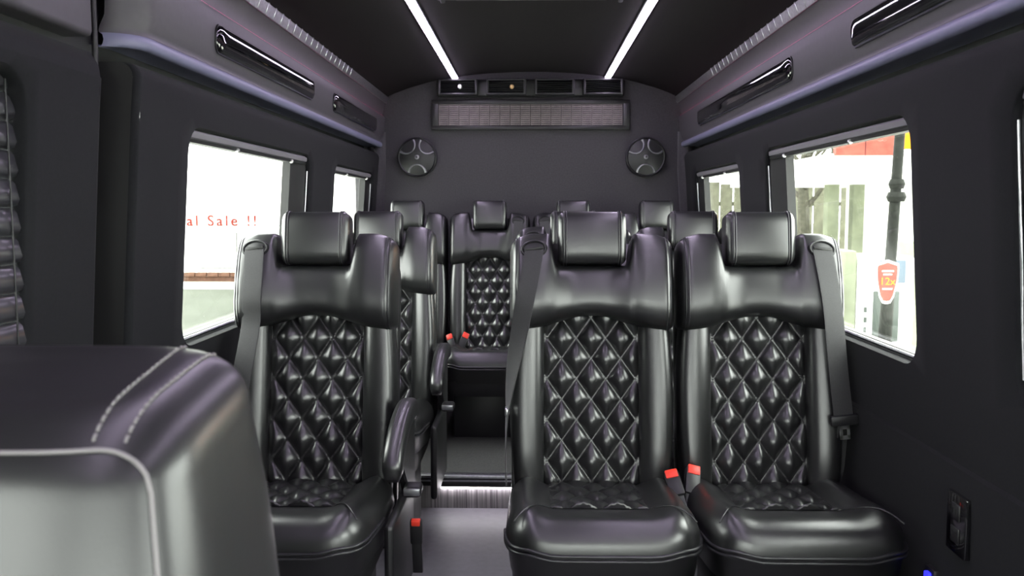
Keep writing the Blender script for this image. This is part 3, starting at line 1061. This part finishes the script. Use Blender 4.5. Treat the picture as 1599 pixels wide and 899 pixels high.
def make_seat(x, y, z, label, group, belt=0, arm=0, widen=1.0, belt_kind='long', buckle=None, side_buckle=False):
    root = empty('passenger_seat', (x, y, z), label, 'seat', group)
    root.scale = (widen, 1, 1)
    # base
    new_obj('base', cached('base', base_me), 'plastic', root)
    new_obj('skirt', cached('skirt', skirt_me), 'plastic', root)
    # cushion
    cu = new_obj('cushion', cached('cushion', cushion_me), 'leather', root)
    for i, dz in enumerate((0.0, 0.011)):
        new_obj('piping', cached('cpip%d' % i, lambda: cush_piping_me(dz)), 'piping', cu)
    for i, (cx, ct) in enumerate(quilt_cells(CQX, CQF, CQB, CELL_W, 0.100, -0.315)):
        new_obj('quilt_diamond', cached(('cq', i), lambda: diamond_me(cx, ct, CQX, CQF, CQB, CELL_W, 0.100, 0.017, csurf, 6)), 'leather_gloss', cu)
    new_obj('stitching', cached('cst', lambda: stitch_me(CQX, CQF, CQB - 0.03, CELL_W, 0.100, -0.315, csurf)), 'thread', cu)
    # mitred seams from the quilted field to the front corners
    for s in (-1, 1):
        def seam():
            bm = bmesh.new()
            pts = []
            for k in range(9):
                f = k / 8
                px, py = s * (CQX + (0.205 - CQX) * f), CQF + (-0.455 - CQF) * f
                q = 0.0
                # distance to the rounded edge, as in the cushion
                cyc = (CYB + CYF) / 2
                r = max((abs(px) / CX) , abs(py - cyc) / ((CYB - CYF) / 2))
                if r > 0.74:
                    q = 0.072 * (1 - math.sqrt(max(0, 1 - ((r - 0.74) / 0.26) ** 2)))
                pts.append((px, py, cush_top(px, py) - q + 0.0008))
            tube_bm(bm, pts, 0.0020, 6)
            return mesh_from(bm, 'mitre_seam', True)
        new_obj('mitre_seam', cached(('mitre', s), seam), 'piping', cu)
    # backrest
    bk = new_obj('backrest', cached('shell', shell_me), 'leather', root)
    for s in (-1, 1):
        new_obj('side_bolster', cached(('bol', s), lambda: bolster_me(s)), 'leather', bk)
        for j, xo in enumerate((0.2005, 0.2085)):
            new_obj('seam', cached(('yseam', s, j), lambda: yoke_seam_me(s, xo)), 'piping', bk)
    new_obj('shoulder_yoke', cached('yoke', yoke_me), 'leather', bk)
    for i, (cx, ct) in enumerate(quilt_cells(QX, QLO, QHI, CELL_W, CELL_H, T0)):
        new_obj('quilt_diamond', cached(('q', i), lambda: diamond_me(cx, ct, QX, QLO, QHI, CELL_W, CELL_H, 0.0215, qsurf)), 'leather_gloss', bk)
    new_obj('stitching', cached('qst', lambda: stitch_me(QX, QLO, QHI - .03, CELL_W, CELL_H, T0, qsurf)), 'thread', bk)
    # headrest
    hr = new_obj('headrest', cached('headrest', headrest_me), 'leather', root)
    for s in (-1, 1):
        for xx in (0.0715, 0.0775):
            new_obj('seam', cached(('hseam', s, xx), lambda: headrest_seam_me(s * xx)), 'piping', hr)
    for s in (-1, 1):
        new_obj('post', cached(('hpost', s), lambda: tube_me('post', [back_pt(s * 0.05, 0.03, 0.56), back_pt(s * 0.05, 0.03, 0.65)], 0.006, 8)), 'plastic', hr)
    # belt guide in the shoulder
    if belt:
        bx = belt * 0.160
        gn = yoke_n(bx, 0.640)
        c = back_pt(bx, gn - 0.001, 0.640)
        def guide():
            bm = bmesh.new()
            rings = []
            for rx, rz, n in ((0.0, 0.0, 0.006), (0.024, 0.014, 0.006), (0.028, 0.018, 0.004), (0.031, 0.021, 0.008), (0.034, 0.023, 0.008), (0.037, 0.026, 0.003), (0.037, 0.026, -0.02)):
                rings.append([(math.cos(2 * PI * k / 28) * max(rx, 1e-5), -n, math.sin(2 * PI * k / 28) * max(rz, 1e-5)) for k in range(28)])
            loft_bm(bm, rings)
            bmesh.ops.remove_doubles(bm, verts=bm.verts, dist=1e-5)
            bm.transform(Matrix.Rotation(-REC - 0.12, 4, 'X'))
            return mesh_from(bm, 'belt_guide', True, 45)
        g = new_obj('belt_guide', cached('guide', guide), 'plastic', root, c, (0, belt * math.radians(8), 0))
        new_obj('slot', cached('slot', lambda: box_me('slot', -0.026, 0.026, -0.013, -0.006, -0.0035, 0.0035, 0.002)), 'rubber', g, (0, 0.001, 0.002))
        s = belt
        bn = lambda xx, t: yoke_n(min(abs(xx), 0.19), max(0.44, min(0.66, t))) + 0.007
        if belt_kind == 'tongue':      # falls straight down the outer side and carries its tongue
            P = [back_pt(s * 0.160, gn + 0.004, 0.644), back_pt(s * 0.160, gn + 0.010, 0.630), back_pt(s * 0.164, bn(.164, .59), 0.59), back_pt(s * 0.172, bn(.172, .52), 0.52), back_pt(s * 0.180, bn(.18, .46) + .004, 0.45), back_pt(s * 0.194, 0.095, 0.32), back_pt(s * 0.208, 0.085, 0.19)]
            ds = [(1, 0, 0.0)] * 3 + [(1, 0.06 * s, 0)] * 4
        elif belt_kind == 'twist':     # slants off the outer edge and narrows as it turns
            P = [back_pt(s * 0.160, gn + 0.004, 0.644), back_pt(s * 0.160, gn + 0.010, 0.630), back_pt(s * 0.168, bn(.168, .58), 0.58), back_pt(s * 0.184, bn(.18, .50), 0.50), back_pt(s * 0.198, bn(.185, .44), 0.42), back_pt(s * 0.220, 0.08, 0.30), back_pt(s * 0.232, 0.065, 0.20), back_pt(s * 0.236, 0.05, 0.08), back_pt(s * 0.234, 0.04, 0.0)]
            ds = [(1, 0, 0.02)] * 3 + [(1, 0.1 * s, 0), (0.9, 0.35 * s, 0.1), (0.55, 0.8 * s, 0), (0.15, 1 * s, 0), (0, 1 * s, 0), (0, 1 * s, 0)]
        else:
            P = [back_pt(s * 0.160, gn + 0.004, 0.644), back_pt(s * 0.160, gn + 0.010, 0.630), back_pt(s * 0.158, bn(.158, .58), 0.58), back_pt(s * 0.160, bn(.16, .50), 0.50), back_pt(s * 0.166, bn(.166, .44), 0.43), back_pt(s * 0.182, 0.105, 0.30), back_pt(s * 0.200, 0.095, 0.18), back_pt(s * 0.212, 0.07, 0.06), back_pt(s * 0.216, 0.045, 0.0)]
            ds = [(1, 0, 0.02)] * 3 + [(1, 0.05 * s, 0)] * 3 + [(1, 0.3 * s, 0)] + [(0.4, 1 * s, 0)] * 2
        def bm_():
            sp = spline(P, 6)
            dd = []
            for i in range(len(sp)):
                f = i / (len(sp) - 1) * (len(ds) - 1)
                a = int(min(f, len(ds) - 2)); q = f - a
                dd.append(Vector(ds[a]) * (1 - q) + Vector(ds[a + 1]) * q)
            return belt_me(list(zip(sp, dd)), 0.052)
        b = new_obj('seat_belt', cached(('belt', belt, belt_kind), bm_), 'webbing', root)
        if belt_kind == 'tongue':
            q = P[-1]
            tg = new_obj('belt_tongue', box_me('belt_tongue', -0.036, 0.036, -0.009, 0.009, -0.015, 0.012, 0.004), 'plastic', b, q + Vector((0, -0.004, -0.006)), (0, math.radians(6) * -s, 0))
            bm2 = bmesh.new()
            for a in ((-0.013, -0.006, -0.002, 0.002, -0.050, -0.012), (0.006, 0.013, -0.002, 0.002, -0.050, -0.012), (-0.013, 0.013, -0.002, 0.002, -0.052, -0.041), (-0.013, 0.013, -0.002, 0.002, -0.024, -0.010)):
                box_bm(bm2, *a)
            new_obj('metal_tongue', mesh_from(bm2, 'metal_tongue', False), 'steel', b, q + Vector((0, -0.004, -0.008)), (0, math.radians(6) * -s, 0))
            tail = [q + Vector((0, 0.006, 0)), q + Vector((s * 0.010, 0.035, -0.07)), q + Vector((s * 0.010, 0.05, -0.16)), q + Vector((s * 0.004, 0.06, -0.20))]
            new_obj('belt_tail', belt_me([(p_, (0.75, 0.6 * s, 0)) for p_ in spline(tail, 5)], 0.048), 'webbing', b)
        elif belt_kind == 'twist':
            new_obj('belt_stop', box_me('belt_stop', -0.006, 0.006, -0.02, 0.02, -0.010, 0.010, 0.003), 'steel', b, P[6])
    # buckles standing up from the bight
    if buckle:
        for (bx, by, bz, ry, rx) in buckle:
            bq = new_obj('buckle', cached('buckle', lambda: box_me('buckle', -0.020, 0.020, -0.013, 0.013, -0.050, 0.030, 0.005)), 'plastic', root, (bx, by, bz), (math.radians(rx), math.radians(ry), 0))
            new_obj('release_button', cached('button', lambda: box_me('release_button', -0.0165, 0.0165, -0.0155, 0.006, 0.006, 0.0335, 0.003)), 'red', bq)
            new_obj('stalk', cached('stalk', lambda: box_me('stalk', -0.015, 0.015, -0.006, 0.006, -0.11, -0.045, 0.002)), 'webbing', bq)
    if arm:
        s = arm
        ar = new_obj('armrest', cached(('arm', s), lambda: armrest_me(s)), 'leather', root)
        for xx in (0.258, 0.266):
            def aseam():
                pts = []
                for p_ in spline([(s * xx, 0.01, 0.655), (s * xx, -0.10, 0.668), (s * xx, -0.21, 0.650), (s * xx, -0.30, 0.605), (s * xx, -0.335, 0.555)], 6)[3:-6]:
                    pts.append(p_ + Vector((0, -0.004, 0.0290)))
                return tube_me('armrest_seam', pts, 0.002, 6)
            new_obj('seam', cached(('aseam', s, xx), aseam), 'piping', ar)
        def brack():
            bm = bmesh.new()
            loft_bm(bm, [[(s * xx, 0.09, 0.63), (s * xx, 0.03, 0.65), (s * xx, -0.06, 0.645), (s * xx, -0.18, 0.61), (s * xx, -0.21, 0.575), (s * xx, -0.13, 0.52), (s * xx, -0.02, 0.42), (s * xx, 0.08, 0.40)] for xx in (0.243, 0.266)])
            bmesh.ops.bevel(bm, geom=bm.edges[:], offset=0.006, segments=2, affect='EDGES')
            return mesh_from(bm, 'armrest_bracket', True, 40)
        new_obj('armrest_bracket', cached(('brk', s), brack), 'plastic', root)
        new_obj('side_cover', cached(('side', s), lambda: box_me('side_cover', s * 0.250 - 0.012, s * 0.250 + 0.012, -0.30, 0.08, 0.16, 0.43, 0.012, 3)), 'plastic', root)
        lv = new_obj('recline_lever', cached(('lev', s), lambda: box_me('recline_lever', s * 0.285 - 0.024, s * 0.285 + 0.024, -0.135, -0.075, 0.445, 0.475, 0.010, 3)), 'plastic', root)
        new_obj('lever_tip', cached(('levt', s), lambda: box_me('lever_tip', s * 0.285 - 0.022, s * 0.285 + 0.022, -0.139, -0.131, 0.452, 0.472, 0.003, 2)), 'alu_dark', lv)
        if side_buckle:
            bq = new_obj('buckle', cached('buckle2', lambda: box_me('buckle2', -0.016, 0.016, -0.011, 0.011, -0.040, 0.030, 0.005)), 'plastic', root, (s * 0.296, -0.13, 0.36), (math.radians(12), 0, 0))
            new_obj('release_button', cached('button2', lambda: box_me('button2', -0.012, 0.012, -0.0125, 0.004, 0.016, 0.0325, 0.003)), 'red', bq)
            new_obj('stalk', cached('stalk2', lambda: box_me('stalk2', -0.013, 0.013, -0.005, 0.005, -0.13, -0.035, 0.002)), 'plastic', bq)
    return root

Y1, Y2, Y3 = 2.37, 3.36, 4.40
G1 = 'quilted black leather passenger seats'
make_seat(-0.597, Y1, 0, 'single black quilted seat with aisle armrest in the nearest full row, left', G1, belt=-1, arm=1, side_buckle=True)
make_seat(0.168, Y1, 0, 'aisle-side seat of the nearest right pair, its belt on the aisle shoulder', G1, belt=-1, belt_kind='twist',
          buckle=[(0.206, -0.125, 0.490, -12, -58)])
make_seat(0.628, Y1, 0, 'window-side seat of the nearest right pair, belt tongue hanging by the wall', G1, belt=1, belt_kind='tongue',
          buckle=[(-0.200, -0.095, 0.492, 14, -45)])
make_seat(-0.597, Y2, 0, 'single black quilted seat with armrest directly behind the nearest left seat', G1, belt=-1, arm=1)
make_seat(0.168, Y2, 0, 'mostly hidden middle row seat behind the aisle-side seat on the right', G1, belt=-1)
make_seat(0.628, Y2, 0, 'mostly hidden middle row seat behind the window-side seat on the right', G1, belt=1)
D3 = 0.052
make_seat(-0.629, Y3, D3, 'leftmost seat of the rear bench row by the left corner', G1, belt=-1, widen=0.91)
make_seat(-0.209, Y3, D3, 'rear row seat second from the left, its quilting seen down the aisle', G1, belt=1, widen=0.91,
          buckle=[(-0.205, -0.10, 0.500, -22, -25), (-0.135, -0.08, 0.505, 24, -20)])
make_seat(0.213, Y3, D3, 'rear row seat third from the left, hidden behind the nearer right seats', G1, belt=-1, widen=0.91)
make_seat(0.634, Y3, D3, 'rightmost seat of the rear bench row by the right corner', G1, belt=1, widen=0.91)

# ---- the front seat whose shoulder fills the lower left corner
fs = empty('front_seat', (-0.495, 0.725, 0), 'close black leather front seat back with double stitching, lower left corner', 'seat')
FX, FY, FTOP = 0.236, 0.125, 1.062
def fs_out(a, hx, hy):
    return Vector((hx * sup(math.cos(a), 0.34), hy * sup(math.sin(a), 0.42)))
FPROF = []   # (inset, z)
for k in range(10):
    a = k / 9 * PI / 2
    FPROF.append((0.060 * (1 - math.sin(a)), FTOP - 0.055 * (1 - math.cos(a)) - 0.0))
FPROF += [(-0.016, 0.92), (-0.028, 0.82), (-0.036, 0.70), (-0.034, 0.58), (-0.020, 0.50)]
def fs_surf(a, ins, z, off=0.0):
    q = fs_out(a, FX - ins + off, FY - ins + off)
    return Vector((q.x, q.y + (z - 1.0) * 0.12, z + (q.y * 0.15 if z > 0.9 else q.y * 0.15 * max(0, (z - .6) / .3)) + off))
bm = bmesh.new()
NA = 96
rings = []
for r in (0.02, 0.5, 0.85):
    rings.append([Vector((fs_out(2 * PI * k / NA, (FX - 0.06) * r, (FY - 0.06) * r).x, fs_out(2 * PI * k / NA, (FX - .06) * r, (FY - .06) * r).y + 0.0074, FTOP + 0.003 * (1 - r) + 0.15 * fs_out(2 * PI * k / NA, (FX - .06) * r, (FY - .06) * r).y)) for k in range(NA)])
for ins, z in FPROF:
    rings.append([fs_surf(2 * PI * k / NA, ins, z) for k in range(NA)])
loft_bm(bm, rings)
fb = new_obj('backrest', mesh_from(bm, 'front_backrest', True, 70), 'leather_front', fs)
# piping round the front face: along the top edge, round the corner and down
pts = []
aC = math.radians(-44)      # corner angle (front right)
def fz(ins):
    return FTOP - 0.055 * (1 - math.sqrt(max(0, 1 - (1 - ins / 0.06) ** 2)))
def fs_q(adeg, q_, off=0.001):
    return fs_surf(math.radians(adeg), 0.060 * (1 - q_), FTOP - 0.055 * (1 - math.cos(math.asin(min(1, q_)))), off)
for k in range(24):
    pts.append(fs_q(-150 + 88 * k / 23, 0.8))
for k in range(1, 13):
    f = k / 12
    pts.append(fs_q(-62 + 22 * f, 0.8 + 0.2 * f * f))
for k in range(1, 16):
    z = FTOP - 0.055 - k / 15 * 0.40
    ins = interp([(0.58, -0.034), (0.70, -0.036), (0.82, -0.028), (0.92, -0.016), (1.007, 0.0), (1.04, 0.012)], z)
    pts.append(fs_surf(math.radians(-40), ins, z, 0.001))
new_obj('piping', tube_me('front_piping', pts, 0.0020, 8), 'thread_light', fb)
# twin rows of stitching over the right shoulder, from the piping to the back
from mathutils.bvhtree import BVHTree
fme = fb.data
ftree = BVHTree.FromPolygons([v.co for v in fme.vertices], [p_.vertices[:] for p_ in fme.polygons])
def fs_top(x, y):
    h = ftree.ray_cast(Vector((x, y, 2.0)), Vector((0, 0, -1)))
    return h[0] + Vector((0, 0, 0.0010))
for xa, ya, xb, yb in ((0.172, -0.098, 0.168, 0.100), (0.194, -0.094, 0.198, 0.092)):
    dense = [fs_top(xa + (xb - xa) * k / 400, ya + (yb - ya) * k / 400) for k in range(401)]
    line = [dense[0]]
    for p_ in dense:
        if (p_ - line[-1]).length >= 0.0092: line.append(p_)
    bm = bmesh.new()
    for a, b in zip(line[:-1], line[1:]):
        c, d = a.lerp(b, 0.12), a.lerp(b, 0.80)
        tube_bm(bm, [c + Vector((0, 0, -0.0006)), a.lerp(b, 0.46) + Vector((0, 0, 0.0009)), d + Vector((0, 0, -0.0006))], 0.0013, 6)
    new_obj('stitching', mesh_from(bm, 'front_stitching', True), 'thread_light', fb)
new_obj('cushion', cached('cushion', cushion_me), 'leather_front', fs, (0, -0.12, 0.04))
new_obj('base', cached('base', base_me), 'plastic', fs, (0, -0.05, 0.0))
new_obj('skirt', cached('skirt', skirt_me), 'plastic', fs, (0, -0.12, 0.04))

# ================================================================== OUTSIDE
GZ = -0.70
def ground(name, x0, x1, y0, y1, z, m):
    bm = bmesh.new()
    box_bm(bm, x0, x1, y0, y1, z - 0.2, z)
    o = new_obj(name, mesh_from(bm, name, False), m)
    return tag(o, kind='structure')
ground('ground', -80, 80, -60, 120, GZ, 'pavement')
ground('ground_lane', -60, -2.2, 11.5, 20.8, GZ + 0.01, 'asphalt')

# shop across the lane on the left
sh = empty('shop_building', (-10, 23, GZ), 'white shop building across the lane outside the left windows', 'building')
new_obj('wall', box_me('shop_wall', -9, 8.5, 0, 8, 0.0, 6.5), 'stucco', sh)
bw = new_obj('base_course', box_me('shop_base', -9.02, 8.52, -0.06, 0.05, 0.0, 0.14), 'brick', sh)
brick_me = box_me('brick', -0.145, 0.145, -0.06, 0.06, -0.055, 0.055, 0.012, 1)
for k in range(28):
    new_obj('brick', brick_me, 'brick', bw, (-1.5 + k * 0.31, -0.09, 0.20))
new_obj('fascia', box_me('shop_fascia', -9.05, 8.55, -0.12, 0.02, 2.75, 2.85), 'stucco', sh)
for x, w, z0, z1 in ((1.75, 1.0, 0.35, 1.30), (3.4, 0.7, 0.35, 1.5)):
    wd = new_obj('shop_window', box_me('shop_window', x - w / 2, x + w / 2, -0.05, 0.02, z0, z1, 0.01), 'palegrey', sh)
    new_obj('pane', box_me('shop_pane', x - w / 2 + 0.03, x + w / 2 - 0.03, -0.06, -0.04, z0 + 0.03, z1 - 0.03), 'stucco', wd)
tme = text_me('sale', 'al Sale !!', 0.40, 0.01, 1.3, 0.006)
tme.transform(Matrix.Rotation(PI / 2, 4, 'X'))
tl = new_obj('sale_lettering', tme, 'redpaint', None, (-8.15, 22.98, 0.90)); tag(tl, 'red hand-painted sale lettering on the white shop wall', 'lettering')

# right side: station canopy with red and yellow fascia
cn = empty('station_canopy', (9.5, 16.0, GZ), 'white station canopy with red and yellow fascia outside the right window', 'canopy')
new_obj('roof_slab', box_me('roof_slab', -5.0, 9, -2.6, 4, 2.40, 2.74), 'stucco', cn)
new_obj('red_fascia', box_me('red_fascia', -4.95, -4.52, -2.68, -2.58, 2.71, 3.7), 'redsign', cn)
new_obj('red_fascia', box_me('red_fascia', -4.50, -4.06, -2.68, -2.58, 2.71, 3.7), 'redsign', cn)
new_obj('yellow_fascia', box_me('yellow_fascia', -3.98, 9, -2.70, -2.58, 2.80, 3.7), 'yellow', cn)
new_obj('back_wall', box_me('back_wall', -3.0, 9, 2.0, 2.3, 0.0, 2.40), 'stucco', cn)
for x in (-3.5, -3.0):
    new_obj('column', box_me('column', x - 0.11, x + 0.11, 1.6, 1.85, 0, 2.40), 'palegreen', cn)

# fuel pumps / kiosks
def pump(x, y, label, w=0.62):
    e = empty('fuel_pump', (x, y, GZ), label, 'fuel pump', None, rotz=0)
    new_obj('cabinet', box_me('cabinet', -w / 2, w / 2, -0.22, 0.22, 0.0, 1.56, 0.04, 3), 'stucco', e)
    new_obj('side_column', box_me('side_column', -w / 2 - 0.10, -w / 2, -0.2, 0.2, 0.0, 1.60, 0.03), 'palegreen', e)
    new_obj('screen', box_me('screen', -0.10, 0.09, -0.24, -0.21, 0.92, 1.30, 0.01), 'screen', e)
    new_obj('header_panel', box_me('header_panel', -0.06, 0.13, -0.24, -0.21, 1.36, 1.53, 0.01), 'bluegrey', e)
    new_obj('lower_panel', box_me('lower_panel', -0.12, 0.06, -0.24, -0.21, 0.40, 0.80, 0.01), 'palegrey', e)
    for k in range(5):
        new_obj('vent_mark', box_me('vent_mark', -0.165, -0.145, -0.232, -0.21, 0.84 + k * 0.075, 0.88 + k * 0.075), 'screen', e)
pump(2.64, 6.75, 'white fuel pump with grey screen behind the lamp post', 0.42)
pump(4.05, 8.6, 'white fuel pump at the right edge of the right window')

# lamp post with price shield
lp = empty('lamp_post', (2.235, 5.55, GZ), 'dark slim lamp post standing outside the right window', 'lamp post')
new_obj('shaft', tube_me('shaft', [(0, 0, 0), (0.0, 0, 0.9), (0.025, 0, 1.6), (0.06, 0, 2.6), (0.06, 0, 3.4)], [0.06, 0.045, 0.035, 0.03, 0.028], 12), 'post', lp)
for z, r in ((1.98, 0.060), (2.06, 0.050), (0.15, 0.09)):
    new_obj('collar', lathe_me('collar', [(0, -0.03), (r * .8, -0.03), (r, 0), (r * .8, 0.03), (0, 0.03)], 16, 'Z'), 'post', lp, (0.045 if z > 1 else 0, 0, z))
sg = empty('price_shield', (2.215, 5.48, 0.755), 'red shield sign reading 12x hung on the lamp post', 'sign')
def shield(k, d):
    half = [(0.0, -0.125), (0.022, -0.12), (0.04, -0.085), (0.058, 0.0), (0.064, 0.08), (0.060, 0.102), (0.028, 0.112), (0.0, 0.122)]
    ptsx = half + [(-x, z) for x, z in half[-2:0:-1]]
    bm = bmesh.new()
    loft_bm(bm, [[(x * k, -d, z * k) for x, z in ptsx], [(x * k, 0.004, z * k) for x, z in ptsx]])
    return mesh_from(bm, 'shield', False)
new_obj('border', shield(1.12, 0.0), 'white', sg)
new_obj('face', shield(0.98, 0.004), 'redsign', sg)
def txt(body, size, z, m):
    me = text_me('print', body, size, 0.001)
    me.transform(Matrix.Rotation(PI / 2, 4, 'X'))
    new_obj('print', me, m, sg, (0, -0.006, z))
txt('12x', 0.066, 0.0, 'yellow_print')
for z, w in ((0.066, 0.036), (0.045, 0.026), (-0.045, 0.030)):
    new_obj('print_line', box_me('print_line', -w, w, -0.0065, -0.004, z - 0.004, z + 0.004), 'white', sg)

# dark shrub at the post foot
def blob(name, loc, rx, rz, m, label, seed):
    rnd = random.Random(seed)
    bm = bmesh.new()
    for k in range(420):
        a, b = rnd.uniform(0, 2 * PI), rnd.uniform(0.05, 1)
        r = rnd.uniform(0.75, 1.0)
        p_ = Vector((math.cos(a) * math.sqrt(1 - (b - .5) ** 2 * 3.4 if abs(b - .5) < .5 else .15) * rx * r, math.sin(a) * rx * r * math.sqrt(max(0.1, 1 - (b - .5) ** 2 * 3)), b * rz))
        d1 = Vector((rnd.uniform(-1, 1), rnd.uniform(-1, 1), rnd.uniform(-1, 1))).normalized() * 0.05
        d2 = d1.cross(Vector((rnd.uniform(-1, 1), rnd.uniform(-1, 1), rnd.uniform(-1, 1)))).normalized() * 0.025
        vs3 = [bm.verts.new(p_ + q_) for q_ in (d1, d2, -d1, -d2)]
        bm.faces.new(vs3)
    e = empty(name, loc, label, 'shrub')
    f = new_obj('foliage', mesh_from(bm, 'foliage', False), m, e); f['kind'] = 'stuff'
    new_obj('stem', tube_me('stem', [(0, 0, 0), (0.02, 0, rz * 0.4), (0, 0.02, rz * 0.8)], [0.03, 0.02, 0.008], 6), 'bark', e)
blob('shrub', (2.48, 5.75, GZ), 0.15, 0.85, 'hedge', 'dark bushy shrub at the foot of the lamp post', 3)

# timber fence and bare tree behind
fe = empty('timber_fence', (8.5, 24.0, GZ), 'weathered upright board fence outside the right windows', 'fence')
plank = box_me('plank', -0.17, 0.17, -0.03, 0.03, 0, 2.7, 0.02, 1)
for k in range(26):
    new_obj('plank', plank, 'fence', fe, (-5.0 + k * 0.36, 0.02 * (k % 2), -0.05 * (k % 3)))
for z in (0.5, 2.0):
    new_obj('rail', box_me('fence_rail', -5.2, 4.3, 0.04, 0.12, z, z + 0.12), 'fence', fe)
tr = empty('bare_tree', (6.75, 22.0, GZ), 'leafless tree with spreading branches beyond the fence', 'tree')
rnd = random.Random(11)
bm = bmesh.new()
tube_bm(bm, [(0, 0, 0), (0.05, 0, 1.2), (0.0, 0.05, 2.6), (0.05, 0, 4.2)], [0.2, 0.16, 0.12, 0.06], 10)
new_obj('trunk', mesh_from(bm, 'trunk', True), 'bark', tr)
bm = bmesh.new()
def branch(p_, d, L, r, depth):
    pts_ = [p_]
    q_ = p_.copy()
    for k in range(4):
        d = (d + Vector((rnd.uniform(-.25, .25), rnd.uniform(-.25, .25), rnd.uniform(-.05, .25)))).normalized()
        q_ = q_ + d * L / 4
        pts_.append(q_.copy())
    tube_bm(bm, pts_, [r * (1 - 0.15 * k) for k in range(5)], 5)
    if depth > 0:
        for k in range(3):
            i = rnd.choice((2, 3, 4))
            nd = (d + Vector((rnd.uniform(-1, 1), rnd.uniform(-1, 1), rnd.uniform(-.1, .8)))).normalized()
            branch(pts_[i], nd, L * 0.66, r * 0.55, depth - 1)
for k in range(9):
    a = k * 2.4
    branch(Vector((0.02, 0, 1.9 + k * 0.25)), Vector((math.cos(a), math.sin(a), 0.8)).normalized(), 1.7, 0.07, 3)
new_obj('branches', mesh_from(bm, 'branches', True), 'bark', tr)
